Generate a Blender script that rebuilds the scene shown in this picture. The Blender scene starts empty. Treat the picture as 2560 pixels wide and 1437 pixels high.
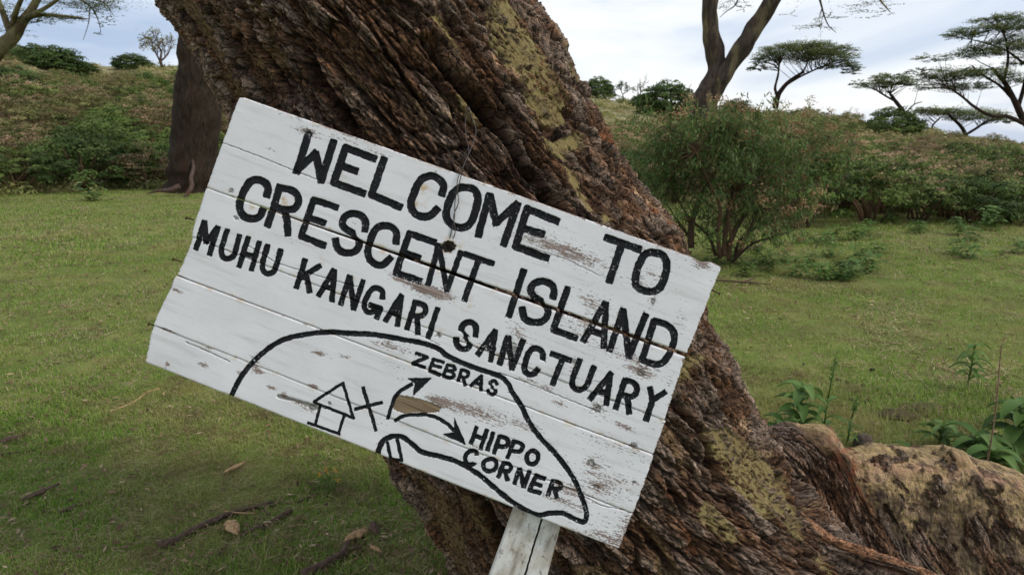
import bpy, math, random
import numpy as np
from mathutils import Vector, Matrix
R = math.radians
SC = bpy.context.scene
COL = SC.collection
rng = np.random.default_rng(7)
random.seed(7)

# ------------------------------------------------------------ camera, sky, sun, exposure
CAM_H, PITCH = 1.5, R(12.5)
FPX = 1706.7                                    # focal length in pixels of the 2560 px wide photograph
cd = bpy.data.cameras.new('camera'); cam = bpy.data.objects.new('camera', cd); COL.objects.link(cam)
cam.location = (0, 0, CAM_H); cam.rotation_euler = (R(90) - PITCH, 0, 0)
cd.lens = 24.0; cd.sensor_width = 36.0; cd.clip_start = 0.05; cd.clip_end = 4000
cd.dof.use_dof = True; cd.dof.focus_distance = 1.52; cd.dof.aperture_fstop = 10.0
SC.camera = cam
SC.view_settings.view_transform = 'Standard'; SC.view_settings.look = 'None'
SC.view_settings.gamma = 1.0; SC.view_settings.exposure = 0.50
SC.view_settings.use_curve_mapping = False
SC.cycles.max_bounces = 6; SC.cycles.diffuse_bounces = 3; SC.cycles.glossy_bounces = 2
SC.cycles.transmission_bounces = 3; SC.cycles.transparent_max_bounces = 4

SUN_EL, SUN_AZ = R(50), R(108)                   # azimuth from +Y towards +X
world = bpy.data.worlds.new('World'); SC.world = world; world.use_nodes = True
wn, wl = world.node_tree.nodes, world.node_tree.links
wn.clear()
wo = wn.new('ShaderNodeOutputWorld'); bg = wn.new('ShaderNodeBackground'); bg.inputs['Strength'].default_value = 0.1
sky = wn.new('ShaderNodeTexSky'); sky.sky_type = 'NISHITA'; sky.sun_disc = False
sky.sun_elevation = SUN_EL; sky.sun_rotation = SUN_AZ
wtc = wn.new('ShaderNodeTexCoord')
wmap = wn.new('ShaderNodeMapping'); wmap.inputs['Scale'].default_value = (1.0, 1.0, 2.6); wmap.inputs['Location'].default_value = (4.94, 6.75, 6.73)
wl.new(wtc.outputs['Generated'], wmap.inputs['Vector'])
n1 = wn.new('ShaderNodeTexNoise'); n1.inputs['Scale'].default_value = 1.9; n1.inputs['Detail'].default_value = 7; n1.inputs['Roughness'].default_value = 0.52; n1.inputs['Distortion'].default_value = 0.5
wl.new(wmap.outputs[0], n1.inputs['Vector'])
cr = wn.new('ShaderNodeValToRGB')               # cloud brightness: blue-grey bases to white tops
els = cr.color_ramp.elements
els[0].position = 0.36; els[0].color = (0.38, 0.47, 0.64, 1)
els[1].position = 0.62; els[1].color = (1.0, 0.985, 0.955, 1)
e = els.new(0.46); e.color = (0.56, 0.63, 0.76, 1)
e = els.new(0.53); e.color = (0.80, 0.83, 0.87, 1)
wl.new(n1.outputs['Fac'], cr.inputs['Fac'])
cm = wn.new('ShaderNodeVectorMath'); cm.operation = 'SCALE'; cm.inputs['Scale'].default_value = 8.7
wl.new(cr.outputs['Color'], cm.inputs[0])
mx = wn.new('ShaderNodeMix'); mx.data_type = 'RGBA'; mx.inputs['Factor'].default_value = 0.86
wl.new(sky.outputs[0], mx.inputs['A']); wl.new(cm.outputs[0], mx.inputs['B'])
wl.new(mx.outputs['Result'], bg.inputs['Color']); wl.new(bg.outputs[0], wo.inputs['Surface'])

sd = bpy.data.lights.new('sun', 'SUN'); sd.energy = 1.5; sd.angle = R(11); sd.color = (1.0, 0.95, 0.87)
sun = bpy.data.objects.new('sun', sd); COL.objects.link(sun)
sdir = Vector((math.sin(SUN_AZ) * math.cos(SUN_EL), math.cos(SUN_AZ) * math.cos(SUN_EL), math.sin(SUN_EL)))
sun.rotation_euler = sdir.to_track_quat('Z', 'Y').to_euler(); sun.location = (0, 0, 30)

# ------------------------------------------------------------ numbers: rays, noise
CX = np.array([1.0, 0, 0]); CU = np.array([0, math.sin(PITCH), math.cos(PITCH)]); CF = np.array([0, math.cos(PITCH), -math.sin(PITCH)])
C0 = np.array([0, 0, CAM_H])
def ray(px, py):
    px = np.asarray(px, float); py = np.asarray(py, float)
    return ((px - 1280) / FPX)[..., None] * CX + ((718.5 - py) / FPX)[..., None] * CU + CF
def at(px, py, Y):                              # world point seen at that photo pixel on the vertical plane y = Y
    d = ray(px, py); return C0 + d * (np.asarray(Y, float) / d[..., 1])[..., None]
def proj(P):
    d = P - C0; w = d @ CF
    return 1280 + FPX * (d @ CX) / w, 718.5 - FPX * (d @ CU) / w
def ss(a, b, x):
    t = np.clip((x - a) / (b - a), 0, 1); return t * t * (3 - 2 * t)
_perm = np.random.default_rng(3).permutation(256); _perm = np.concatenate([_perm, _perm]).astype(np.int32)
_g = np.random.default_rng(4).normal(size=(256, 3)); _g = (_g / np.linalg.norm(_g, axis=1)[:, None]).astype(np.float32)
def perlin(x, y, z=0.0):
    x, y, z = np.broadcast_arrays(np.asarray(x, np.float32), np.asarray(y, np.float32), np.asarray(z, np.float32))
    xi, yi, zi = np.floor(x).astype(np.int32), np.floor(y).astype(np.int32), np.floor(z).astype(np.int32)
    xf, yf, zf = x - xi, y - yi, z - zi
    u, v, w = [t * t * t * (t * (t * 6 - 15) + 10) for t in (xf, yf, zf)]
    def gr(dx, dy, dz):
        h = _perm[_perm[_perm[(xi + dx) & 255] + ((yi + dy) & 255)] + ((zi + dz) & 255)]
        g = _g[h]; return g[..., 0] * (xf - dx) + g[..., 1] * (yf - dy) + g[..., 2] * (zf - dz)
    l = lambda a, b, t: a + (b - a) * t
    return 1.6 * l(l(l(gr(0,0,0), gr(1,0,0), u), l(gr(0,1,0), gr(1,1,0), u), v), l(l(gr(0,0,1), gr(1,0,1), u), l(gr(0,1,1), gr(1,1,1), u), v), w)
def fbm(x, y, z=0.0, o=4, r=0.5):
    s, a, f = 0, 1.0, 1.0; t = 0
    for i in range(o):
        s = s + a * perlin(np.asarray(x) * f + 17.3 * i, np.asarray(y) * f - 9.1 * i, np.asarray(z) * f + 3.7 * i); t += a; a *= r; f *= 2.03
    return s / t
def hash2(i, j, k=0):
    h = _perm[_perm[(i + 31 * k) & 255] + (j & 255)]
    return h
def voronoi(x, y, k=0):
    x = np.asarray(x, np.float32); y = np.asarray(y, np.float32)
    xi, yi = np.floor(x).astype(np.int32), np.floor(y).astype(np.int32)
    f1 = np.full(x.shape, 9.0, np.float32); f2 = f1.copy(); idc = np.zeros(x.shape, np.int32)
    for a in (-1, 0, 1):
        for b in (-1, 0, 1):
            h = hash2(xi + a, yi + b, k); jx = _g[h, 0] * 0.45 + 0.5; jy = _g[h, 1] * 0.45 + 0.5
            d = np.sqrt((xi + a + jx - x) ** 2 + (yi + b + jy - y) ** 2)
            n = d < f1
            f2 = np.where(n, f1, np.minimum(f2, d)); idc = np.where(n, h, idc); f1 = np.where(n, d, f1)
    return f1, f2, idc
def seg_dist(px, py, pts, closed=False):        # distance to a polyline
    pts = [tuple(p) for p in pts]
    if closed: pts = pts + [pts[0]]
    d = np.full(px.shape, 1e9)
    for (ax, ay), (bx, by) in zip(pts[:-1], pts[1:]):
        dx, dy = bx - ax, by - ay; L = dx * dx + dy * dy + 1e-9
        t = np.clip(((px - ax) * dx + (py - ay) * dy) / L, 0, 1)
        d = np.minimum(d, np.hypot(px - ax - t * dx, py - ay - t * dy))
    return d
def poly_sd(px, py, pts):                       # signed distance, negative inside
    d = seg_dist(px, py, pts, True); ins = np.zeros(px.shape, bool); n = len(pts)
    for i in range(n):
        ax, ay = pts[i]; bx, by = pts[(i + 1) % n]
        if ay == by: continue
        c = ((ay > py) != (by > py)) & (px < (bx - ax) * (py - ay) / (by - ay) + ax)
        ins ^= c
    return np.where(ins, -d, d)
def smooth(pts, n=6, closed=False):             # Catmull-Rom
    P = [np.array(p, float) for p in pts]; m = len(P)
    if closed: Q = [P[-1]] + P + [P[0], P[1]]
    else: Q = [2 * P[0] - P[1]] + P + [2 * P[-1] - P[-2]]
    out = []
    for i in range(1, len(Q) - 2):
        a, b, c, d = Q[i - 1], Q[i], Q[i + 1], Q[i + 2]
        for k in range(n):
            t = k / n
            out.append(0.5 * (2 * b + (c - a) * t + (2 * a - 5 * b + 4 * c - d) * t * t + (3 * b - a - 3 * c + d) * t ** 3))
    if not closed: out.append(P[-1])
    return out

# ------------------------------------------------------------ meshes, objects
def mesh_np(name, V, F, mat=None, colors=None, floats=None, smooth_shade=True, normals=None):
    V = np.ascontiguousarray(V, np.float32); me = bpy.data.meshes.new(name)
    k = F.shape[1]; nf = len(F)
    me.vertices.add(len(V)); me.vertices.foreach_set('co', V.ravel())
    me.loops.add(nf * k); me.loops.foreach_set('vertex_index', np.ascontiguousarray(F, np.int32).ravel())
    me.polygons.add(nf); me.polygons.foreach_set('loop_start', np.arange(0, nf * k, k, dtype=np.int32))
    me.polygons.foreach_set('use_smooth', np.full(nf, smooth_shade, bool))
    me.update(calc_edges=True)
    for n, c in (colors or {}).items():
        a = me.attributes.new(n, 'FLOAT_COLOR', 'POINT'); c = np.asarray(c, np.float32)
        if c.shape[1] == 3: c = np.concatenate([c, np.ones((len(c), 1), np.float32)], 1)
        a.data.foreach_set('color', np.ascontiguousarray(c).ravel())
    for n, c in (floats or {}).items():
        a = me.attributes.new(n, 'FLOAT', 'POINT'); a.data.foreach_set('value', np.ascontiguousarray(c, np.float32))
    if normals is not None: me.normals_split_custom_set_from_vertices(normals.tolist())
    if mat: me.materials.append(mat)
    return me
def obj(name, me, parent=None, loc=None, label=None, cat=None, group=None, kind=None):
    o = bpy.data.objects.new(name, me); COL.objects.link(o)
    if parent is not None: o.parent = parent
    if loc is not None: o.location = loc
    tag(o, label, cat, group, kind); return o
def tag(o, label=None, cat=None, group=None, kind=None):
    for k, v in (('label', label), ('category', cat), ('group', group), ('kind', kind)):
        if v: o[k] = v
def grid_faces(nr, nc, wrap=False):
    i = np.arange(nr - 1)[:, None]; j = np.arange(nc if wrap else nc - 1)[None, :]; j2 = (j + 1) % nc
    return np.stack(np.broadcast_arrays(i * nc + j, i * nc + j2, (i + 1) * nc + j2, (i + 1) * nc + j), -1).reshape(-1, 4)
def vnormals(P):                                # P: (nr, nc, 3)
    du = np.gradient(P, axis=1); dv = np.gradient(P, axis=0); n = np.cross(du, dv); return n / (np.linalg.norm(n, axis=-1, keepdims=True) + 1e-12)
class Buf:                                      # collects pieces of ONE mesh
    def __init__(s): s.V, s.F, s.A, s.n = [], [], [], 0
    def add(s, V, F, a=0.0):
        V = np.asarray(V, np.float32).reshape(-1, 3); s.V.append(V); s.F.append(np.asarray(F) + s.n)
        s.A.append(np.broadcast_to(np.asarray(a, np.float32), (len(V),))); s.n += len(V)
    def tube(s, pts, rad, k=8, a=0.0, sm=0, wob=0.0):
        if sm: 
            q = smooth([tuple(p) + (r,) for p, r in zip(pts, rad)], sm); q = np.array(q); pts, rad = q[:, :3], q[:, 3]
        pts = np.asarray(pts, float); rad = np.asarray(rad, float); m = len(pts)
        T = np.gradient(pts, axis=0); T /= np.linalg.norm(T, axis=1)[:, None] + 1e-9
        ref = np.array([0.31, 0.8, 0.51]); ref /= np.linalg.norm(ref)
        N = np.cross(T, ref); N /= np.linalg.norm(N, axis=1)[:, None] + 1e-9; B = np.cross(T, N)
        th = np.arange(k) * 2 * math.pi / k
        rr = rad[:, None] * (1 + wob * np.asarray(perlin(np.cos(th)[None, :] * 1.5 + pts[:, :1] * 3, np.sin(th)[None, :] * 1.5, pts[:, 2:3] * 3)))
        V = pts[:, None] + rr[..., None] * (np.cos(th)[None, :, None] * N[:, None] + np.sin(th)[None, :, None] * B[:, None])
        F = grid_faces(m, k, True)
        n0 = m * k; V = np.concatenate([V.reshape(-1, 3), pts[:1], pts[-1:]])
        c0 = [[(j + 1) % k, j, n0, n0] for j in range(k)]; c1 = [[(m - 1) * k + j, (m - 1) * k + (j + 1) % k, n0 + 1, n0 + 1] for j in range(k)]
        s.add(V, np.concatenate([F, c0, c1]), a)
    def mesh(s, name, mat, attr='tint', sm=True):
        V = np.concatenate(s.V); F = np.concatenate(s.F)
        if F.shape[1] == 4 and (F[:, 2] == F[:, 3]).any():
            a = F[F[:, 2] != F[:, 3]]; b = F[F[:, 2] == F[:, 3]][:, :3]
            F = np.concatenate([a[:, [0, 1, 2]], a[:, [0, 2, 3]], b])
        return mesh_np(name, V, F, mat, floats={attr: np.concatenate(s.A)}, smooth_shade=sm)
def leaves(buf, C, D, N, L, W, tint, fold=0.0):
    """one four-cornered leaf per row: centre C, long axis D, face normal N, length L, width W"""
    n = len(C); D = D / (np.linalg.norm(D, axis=1)[:, None] + 1e-9)
    S = np.cross(D, N); S /= np.linalg.norm(S, axis=1)[:, None] + 1e-9
    L = np.broadcast_to(L, (n,))[:, None]; W = np.broadcast_to(W, (n,))[:, None]
    U = np.cross(S, D)
    V = np.stack([C - D * L / 2, C + S * W / 2 + U * fold * W, C + D * L / 2, C - S * W / 2 + U * fold * W], 1)
    buf.add(V.reshape(-1, 3), np.arange(4 * n).reshape(n, 4), np.repeat(np.broadcast_to(tint, (n,)), 4))
def runit(n, up=0.0):
    v = rng.normal(size=(n, 3)); v /= np.linalg.norm(v, axis=1)[:, None]; v[:, 2] += up; return v / np.linalg.norm(v, axis=1)[:, None]

# ------------------------------------------------------------ materials
class M:
    def __init__(s, name, rough=0.8, spec=0.3):
        s.m = bpy.data.materials.new(name); s.m.use_nodes = True; s.nt = s.m.node_tree; s.N = s.nt.nodes; s.L = s.nt.links
        s.b = s.N['Principled BSDF']; s.b.inputs['Roughness'].default_value = rough; s.b.inputs['Specular IOR Level'].default_value = spec
    def n(s, t, **kw):
        x = s.N.new('ShaderNode' + t)
        for k, v in kw.items():
            if k in x.inputs: x.inputs[k].default_value = v
            else: setattr(x, k, v)
        return x
    def co(s, scale=(1, 1, 1), kind='Object'):
        t = s.n('TexCoord'); mp = s.n('Mapping'); mp.inputs['Scale'].default_value = scale; s.L.new(t.outputs[kind], mp.inputs[0]); return mp.outputs[0]
    def wpos(s, scale=(1, 1, 1)):
        t = s.n('NewGeometry'); mp = s.n('Mapping'); mp.inputs['Scale'].default_value = scale; s.L.new(t.outputs['Position'], mp.inputs[0]); return mp.outputs[0]
    def noise(s, vec, scale, detail=4, rough=0.5, dist=0.0):
        x = s.n('TexNoise', Scale=scale, Detail=detail, Roughness=rough, Distortion=dist); s.L.new(vec, x.inputs['Vector']); return x.outputs['Fac']
    def ramp(s, fac, *st):
        x = s.n('ValToRGB'); e = x.color_ramp.elements
        e[0].position, e[1].position = st[0][0], st[-1][0]
        for q, c in ((e[0], st[0][1]), (e[1], st[-1][1])): q.color = s.c(c)
        for p, c in st[1:-1]: q = e.new(p); q.color = s.c(c)
        s.L.new(fac, x.inputs[0]); return x.outputs[0]
    def c(s, v): return (v, v, v, 1) if isinstance(v, (int, float)) else tuple(v) + (1,)
    def put(s, sock, v):
        if isinstance(v, bpy.types.NodeSocket): s.L.new(v, sock)
        elif isinstance(v, (int, float)): 
            try: sock.default_value = v
            except Exception: sock.default_value = (v, v, v, 1)
        else: sock.default_value = s.c(v) if len(sock.default_value) == 4 else v
    def mix(s, f, a, b, mode='MIX'):
        x = s.n('Mix', data_type='RGBA', blend_type=mode); s.put(x.inputs['Factor'], f); s.put(x.inputs['A'], a); s.put(x.inputs['B'], b); return x.outputs['Result']
    def math(s, op, a, b=0.0, clamp=False):
        x = s.n('Math', operation=op, use_clamp=clamp); s.put(x.inputs[0], a); s.put(x.inputs[1], b); return x.outputs[0]
    def mr(s, v, a, b, c=0.0, d=1.0, smooth_=True):
        x = s.n('MapRange', interpolation_type='SMOOTHSTEP' if smooth_ else 'LINEAR'); s.put(x.inputs['Value'], v)
        for k, q in zip(('From Min', 'From Max', 'To Min', 'To Max'), (a, b, c, d)): s.put(x.inputs[k], q)
        return x.outputs['Result']
    def attr(s, name, out='Fac'): return s.n('Attribute', attribute_name=name).outputs[out]
    def bump(s, h, strength=0.5, dist=0.01):
        x = s.n('Bump', Strength=strength, Distance=dist); s.L.new(h, x.inputs['Height']); s.L.new(x.outputs[0], s.b.inputs['Normal'])
    def base(s, v): s.put(s.b.inputs['Base Color'], v); return s
    def translucent(s, col, fac=0.3):
        t = s.n('BsdfTranslucent'); s.put(t.inputs['Color'], col); x = s.n('MixShader'); x.inputs[0].default_value = fac
        s.L.new(s.b.outputs[0], x.inputs[1]); s.L.new(t.outputs[0], x.inputs[2]); s.L.new(x.outputs[0], s.N['Material Output'].inputs['Surface'])

def leaf_mat(name, stops, rnd=0.25, rough=0.6, spec=0.2, tr=0.3):
    """leaf colour by the per-leaf tint (0..1), varied plant by plant"""
    m = M(name, rough, spec); t = m.attr('tint'); oi = m.n('ObjectInfo').outputs['Random']
    c = m.ramp(t, *stops)
    c = m.mix(m.math('MULTIPLY', oi, rnd), c, (0.13, 0.095, 0.05)); 
    v = m.mr(m.noise(m.wpos(), 1.3, 2), 0.3, 0.7, 0.75, 1.25)
    x = m.n('HueSaturation'); m.L.new(c, x.inputs['Color']); m.L.new(v, x.inputs['Value']); c = x.outputs[0]
    m.base(c); m.translucent(c, tr); return m.m
# ------------------------------------------------------------ terrain
# crest of the hills: (photo x, photo y of the skyline, distance), start of the slope: (photo x, distance)
CREST = np.array([[-900, 60, 66], [0, 104, 62], [120, 140, 60], [230, 165, 58], [330, 165, 56], [450, 165, 54], [800, 190, 50], [1200, 220, 50], [1500, 246, 50], [1650, 268, 50],
                  [1900, 285, 50], [2100, 300, 48], [2250, 318, 46], [2400, 340, 45], [2560, 362, 44], [3400, 400, 44]], float)
START = np.array([[-900, 22], [0, 22.5], [560, 23], [1200, 17], [1540, 12.5], [2000, 12], [2560, 14], [3400, 15]], float)
def _az(px, py): d = ray(px, py); return np.arctan2(d[..., 0], d[..., 1]), d[..., 2] / np.hypot(d[..., 0], d[..., 1])
_caz, _cel = _az(CREST[:, 0], CREST[:, 1]); _saz, _ = _az(START[:, 0], np.full(len(START), 450.0))
def terrain(x, y, fine=True):
    x = np.asarray(x, float); y = np.asarray(y, float)
    r = np.hypot(x, y) + 1e-6; az = np.arctan2(x, y)
    el = np.interp(az, _caz, _cel); Rc = np.interp(az, _caz, CREST[:, 2]); r0 = np.interp(az, _saz, START[:, 1])
    front = ss(-1.9, -1.0, az) * (1 - ss(1.0, 1.9, az))
    H = (CAM_H + Rc * el) * front
    t = np.clip((r - r0) / (Rc - r0), 0, 1); h = H * (0.72 * t + 0.28 * ss(0, 1, t)) * np.where(t < 0.15, ss(-0.02, 0.15, t), 1)
    h = np.where(r > Rc, np.maximum(H - (r - Rc) * 0.13 * ss(0, 30, r - Rc) - 0.0, -16), h)
    n = fbm(x / 7 + 5, y / 7, 0.3, 3) * 0.35 * ss(0.0, 0.3, t) * (r < 70) * (1 - 0.8 * ss(0.8, 1.0, t))
    h = h + n
    if fine: h = h + 0.012 * fbm(x * 1.3, y * 1.3, 0.0, 3) + 0.006 * perlin(x * 6, y * 6, 1.0) * (r < 12) + 0.05 * perlin(x * .25, y * .25, 8.0) * ss(3, 8, r)
    return h
def ground_hit(px, py):
    d = ray(px, py); t = np.geomspace(1.2, 80, 900); P = C0 + d * t[:, None]
    g = P[:, 2] - terrain(P[:, 0], P[:, 1], False); i = np.argmax(g < 0)
    if g[i] >= 0: i = -1
    p = P[i]; return Vector((p[0], p[1], float(terrain(p[0], p[1]))))
def gz(x, y): return float(terrain(x, y))

az = np.concatenate([np.linspace(-math.pi, -0.95, 60, endpoint=False), np.linspace(-0.95, 0.95, 420, endpoint=False), np.linspace(0.95, math.pi, 60, endpoint=False)])
rr = np.concatenate([[0.02, 0.5, 1.0], np.geomspace(1.4, 80, 330), np.geomspace(84, 1500, 30)])
A_, R_ = np.meshgrid(az, rr); X_, Y_ = R_ * np.sin(A_), R_ * np.cos(A_); Z_ = terrain(X_, Y_)
_t = np.clip((R_ - np.interp(A_, _saz, START[:, 1]) - 0.4) / 4.0, 0, 1)
V = np.stack([X_, Y_, Z_], -1).reshape(-1, 3)
m = M('ground', 0.95, 0.15)
p = m.wpos()
a = m.noise(p, 2.2, 6, 0.6); b = m.noise(p, 26, 4, 0.7); c3 = m.noise(m.wpos((1, 1, 1)), 0.45, 4, 0.55)
near = m.ramp(a, (0.30, (0.075, 0.112, 0.020)), (0.50, (0.130, 0.180, 0.034)), (0.70, (0.23, 0.22, 0.070)))
near = m.mix(m.mr(b, 0.5, 0.72), near, (0.19, 0.135, 0.07))
near = m.mix(m.math('MULTIPLY', m.mr(c3, 0.52, 0.66), 0.35), near, (0.175, 0.155, 0.075))
hill = m.ramp(a, (0.32, (0.14, 0.14, 0.055)), (0.5, (0.25, 0.22, 0.11)), (0.68, (0.34, 0.28, 0.165)))
hill = m.mix(m.mr(m.noise(p, 0.9, 5, 0.6), 0.5, 0.62), hill, (0.09, 0.11, 0.04))
m.base(m.mix(m.attr('hill'), near, hill)); m.bump(m.noise(p, 60, 4, 0.7), 0.6, 0.02)
GROUND = m.m
g = obj('ground', mesh_np('ground', V, grid_faces(len(rr), len(az), True), GROUND, floats={'hill': _t.ravel()}), kind='structure')

# ------------------------------------------------------------ leaning tree: trunk
YC = 2.15
LEFT = [(-150, -900), (330, -120), (400, 0), (440, 55), (480, 118), (530, 205), (572, 270), (640, 420), (715, 600), (800, 800), (878, 980), (945, 1145), (1012, 1280), (1078, 1437), (1100, 1700)]
RIGHT = [(820, -900), (1270, -150), (1350, 0), (1440, 148), (1498, 258), (1533, 330), (1588, 420), (1650, 500), (1700, 560), (1722, 600), (1728, 650), (1745, 710), (1775, 770), (1832, 870), (1884, 970), (1925, 1050),
         (1975, 1120), (2060, 1220), (2190, 1340), (2330, 1437), (2600, 1700)]
Lp = at([p[0] for p in LEFT], [p[1] for p in LEFT], YC); Rp = at([p[0] for p in RIGHT], [p[1] for p in RIGHT], YC)
def trunk_lr(z):
    return np.interp(z, Lp[::-1, 2], Lp[::-1, 0]), np.interp(z, Rp[::-1, 2], Rp[::-1, 0])
zr = np.concatenate([np.linspace(-0.35, -0.01, 14), np.linspace(0.0, 1.98, 860), np.linspace(2.0, 3.5, 90)])
tc = np.concatenate([np.linspace(-180, -118, 26, endpoint=False), np.linspace(-118, 118, 760), np.linspace(118, 180, 27)[1:-1]]) * math.pi / 180
TH, ZZ = np.meshgrid(tc, zr)
XL, XR = trunk_lr(ZZ); cx = (XL + XR) / 2; hw = (XR - XL) / 2; rx = hw / np.sqrt(1 + (hw / YC) ** 2) - 0.012; ry = 0.47 + 0.10 * np.clip(rx - 0.5, 0, 1)
sx_, cy_ = np.sin(TH), np.cos(TH)
base = np.stack([cx + rx * sx_, YC - ry * cy_, ZZ], -1)
nrm = vnormals(base); nrm *= np.sign((nrm * np.stack([sx_, -cy_, 0 * sx_], -1)).sum(-1))[..., None]
PX, PY = proj(base.reshape(-1, 3)); PX, PY = PX.reshape(TH.shape), PY.reshape(TH.shape)
front = (cy_ > -0.45)
c_ = 0.56 * TH + 0.30 * ZZ; s_ = ZZ.astype(np.float32)          # across / along the twisted grain

def bark(c, s, seed):
    """relief (m) and colour of old flaking bark, c across and s along the grain (m)"""
    w1 = fbm(c / 0.10, s / 0.22, seed, 3); w2 = fbm(c / 0.030, s / 0.055, seed + 4, 3)
    cw, sw = c + 0.020 * w1 + 0.006 * w2, s + 0.030 * w1
    lob = fbm(c / 0.24, s / 1.1, seed + 9, 3)
    fs = perlin(cw / 0.050, s / 0.16, seed + 2); fis = 1 - ss(0.02, 0.15, np.abs(fs))
    fs2 = perlin(cw / 0.024 + 9, s / 0.075, seed + 7); fis2 = 1 - ss(0.0, 0.15, np.abs(fs2))
    f1, f2, i1 = voronoi((c + .012 * w2) / 0.030, (s + .02 * w2) / 0.046); f3, f4, i2 = voronoi((c + .01 * w2) / 0.011, (s + .012 * w1) / 0.024, 3)
    f5, f6, i0 = voronoi((c + .022 * w1 + .004 * w2) / 0.052, (s + .045 * w1 + .008 * w2) / 0.125, 5); crack0 = 1 - ss(0.0, 0.12, f6 - f5); cell0 = (i0 % 83) / 83.0
    crack = 1 - ss(0.0, 0.13, f2 - f1); crack2 = 1 - ss(0.0, 0.16, f4 - f3)
    cell = (i1 % 97) / 97.0; cell2 = (i2 % 89) / 89.0
    q = fbm(c / 0.05, s / 0.12, seed + 5, 5, 0.55) * 5; fl = np.floor(q) + ss(0.78, 0.98, q - np.floor(q)); fk = (np.floor(q).astype(int) * 37 + i1 * 11) % 64 / 64.0   # flakes in steps
    rough = fbm(c / 0.010, s / 0.022, seed + 6, 3, 0.6)
    act = ss(-0.25, 0.25, fbm(c / 0.2, s / 0.3, seed + 11, 2))
    h = 0.046 * lob - 0.017 * crack0 * (.35 + .65 * ss(-.3, .2, w1)) + 0.017 * (cell0 - .5) + .006 * (1 - f5) - 0.018 * fis * (0.45 + 0.55 * act) - 0.009 * fis2 * (1 - .5 * act) - 0.008 * crack * (.4 + .6 * ss(-.2, .2, w2)) - 0.0035 * crack2 + 0.012 * (cell - .5) + 0.0036 * (cell2 - .5) + 0.0046 * fl + 0.0055 * rough
    col = np.empty(c.shape + (3,), np.float32)
    k = np.clip(0.5 + 0.9 * fbm(c / 0.06, s / 0.16, seed + 13, 4) + 0.25 * (cell - .5) + .7 * (cell0 - .5), 0, 1)[..., None]
    grey = np.array([0.225, 0.165, 0.125]); brown = np.array([0.135, 0.070, 0.037]); rust = np.array([0.195, 0.085, 0.036]); tan = np.array([0.31, 0.20, 0.105])
    col[:] = brown + (grey - brown) * ss(0.25, 0.8, k)
    rm = (ss(0.10, 0.42, fbm(c / 0.045, s / 0.13, seed + 17, 4, .6)) * 0.65)[..., None]; col += (rust - col) * rm
    tm = (ss(0.20, 0.48, fbm(c / 0.07, s / 0.10, seed + 21, 4, .6)) * (0.5 + 0.5 * cell2) * 0.75)[..., None]; col += (tan - col) * tm
    col *= (0.62 + 0.75 * fk)[..., None]
    col *= np.clip(0.55 + 0.40 * cell2 + 0.35 * (cell - .5) + 0.9 * rough + .12 * (q - np.floor(q)), .15, 2)[..., None]
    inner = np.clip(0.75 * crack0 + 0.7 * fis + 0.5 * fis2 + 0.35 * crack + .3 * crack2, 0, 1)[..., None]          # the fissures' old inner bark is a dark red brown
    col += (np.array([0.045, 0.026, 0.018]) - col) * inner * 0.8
    return h, col, dict(fis=fis, crack=crack, cell=cell, cell2=cell2, rough=rough, w1=w1, w2=w2)

h, colr, bk = bark(c_.astype(np.float32), s_, 0.7)
FURROWS = [([(1068, 105), (1130, 190), (1195, 262), (1250, 330), (1310, 420), (1378, 500), (1440, 640)], 17, 0.085), ([(1105, 10), (1166, 92), (1215, 180), (1260, 260), (1310, 345)], 8, 0.03),
           ([(905, 40), (960, 130), (1019, 211), (1075, 290)], 6, 0.028), ([(815, 130), (870, 200), (941, 281), (1000, 350)], 7, 0.028), ([(737, 100), (775, 160), (811, 211), (870, 300), (915, 370)], 15, 0.055),
           ([(618, 40), (660, 120), (702, 200), (740, 260)], 8, 0.035), ([(540, 60), (590, 160), (650, 250)], 9, 0.03), ([(1226, 246), (1270, 310), (1330, 400), (1400, 480)], 6, 0.02),
           ([(1440, 260), (1500, 370), (1560, 460)], 5, 0.02), ([(1330, 60), (1370, 100)], 4, 0.01), ([(1745, 900), (1790, 935), (1832, 972)], 7, 0.03),
           ([(1690, 1000), (1745, 1070), (1783, 1146), (1794, 1250)], 13, 0.05), ([(1801, 1195), (1820, 1240), (1845, 1300)], 7, 0.03), ([(1650, 1185), (1685, 1240), (1712, 1295)], 10, 0.04),
           ([(1920, 1073), (1965, 1150), (1998, 1205), (2057, 1319), (2098, 1374), (2176, 1437)], 12, 0.045), ([(1590, 1310), (1640, 1370), (1695, 1437)], 10, 0.04),
           ([(935, 1120), (985, 1200), (1037, 1279), (1080, 1360), (1125, 1437)], 17, 0.05), ([(1195, 1230), (1230, 1300), (1262, 1370), (1290, 1437)], 24, 0.06), ([(1400, 1380), (1440, 1437)], 14, .04), ([(1960, 1290), (2010, 1360), (2060, 1437)], 8, 0.03)]
wx = PX + 9 * bk['w2'] + 10 * bk['w1']; wy = PY + 9 * fbm(c_ / .05, s_ / .05, 30., 2)
vis = front & (PX > 300) & (PX < 2500) & (PY > -80) & (PY < 1520)
fur = np.zeros(TH.shape)
for pts, w, dep in FURROWS:
    xs, ys = [p[0] for p in pts], [p[1] for p in pts]
    b = vis & (PX > min(xs) - 60) & (PX < max(xs) + 60) & (PY > min(ys) - 60) & (PY < max(ys) + 60)
    d = seg_dist(wx[b], wy[b], pts); ends = np.minimum(1, np.minimum(np.hypot(wx[b] - xs[0], wy[b] - ys[0]), np.hypot(wx[b] - xs[-1], wy[b] - ys[-1])) / 70)
    f = (1 - ss(w * 0.35, w * 1.35, d)) * (0.25 + 0.75 * ends)
    h[b] -= dep * f - 0.012 * np.exp(-((d - w * 1.7) / (w * .6)) ** 2) * ends; fur[b] = np.maximum(fur[b], f)
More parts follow.
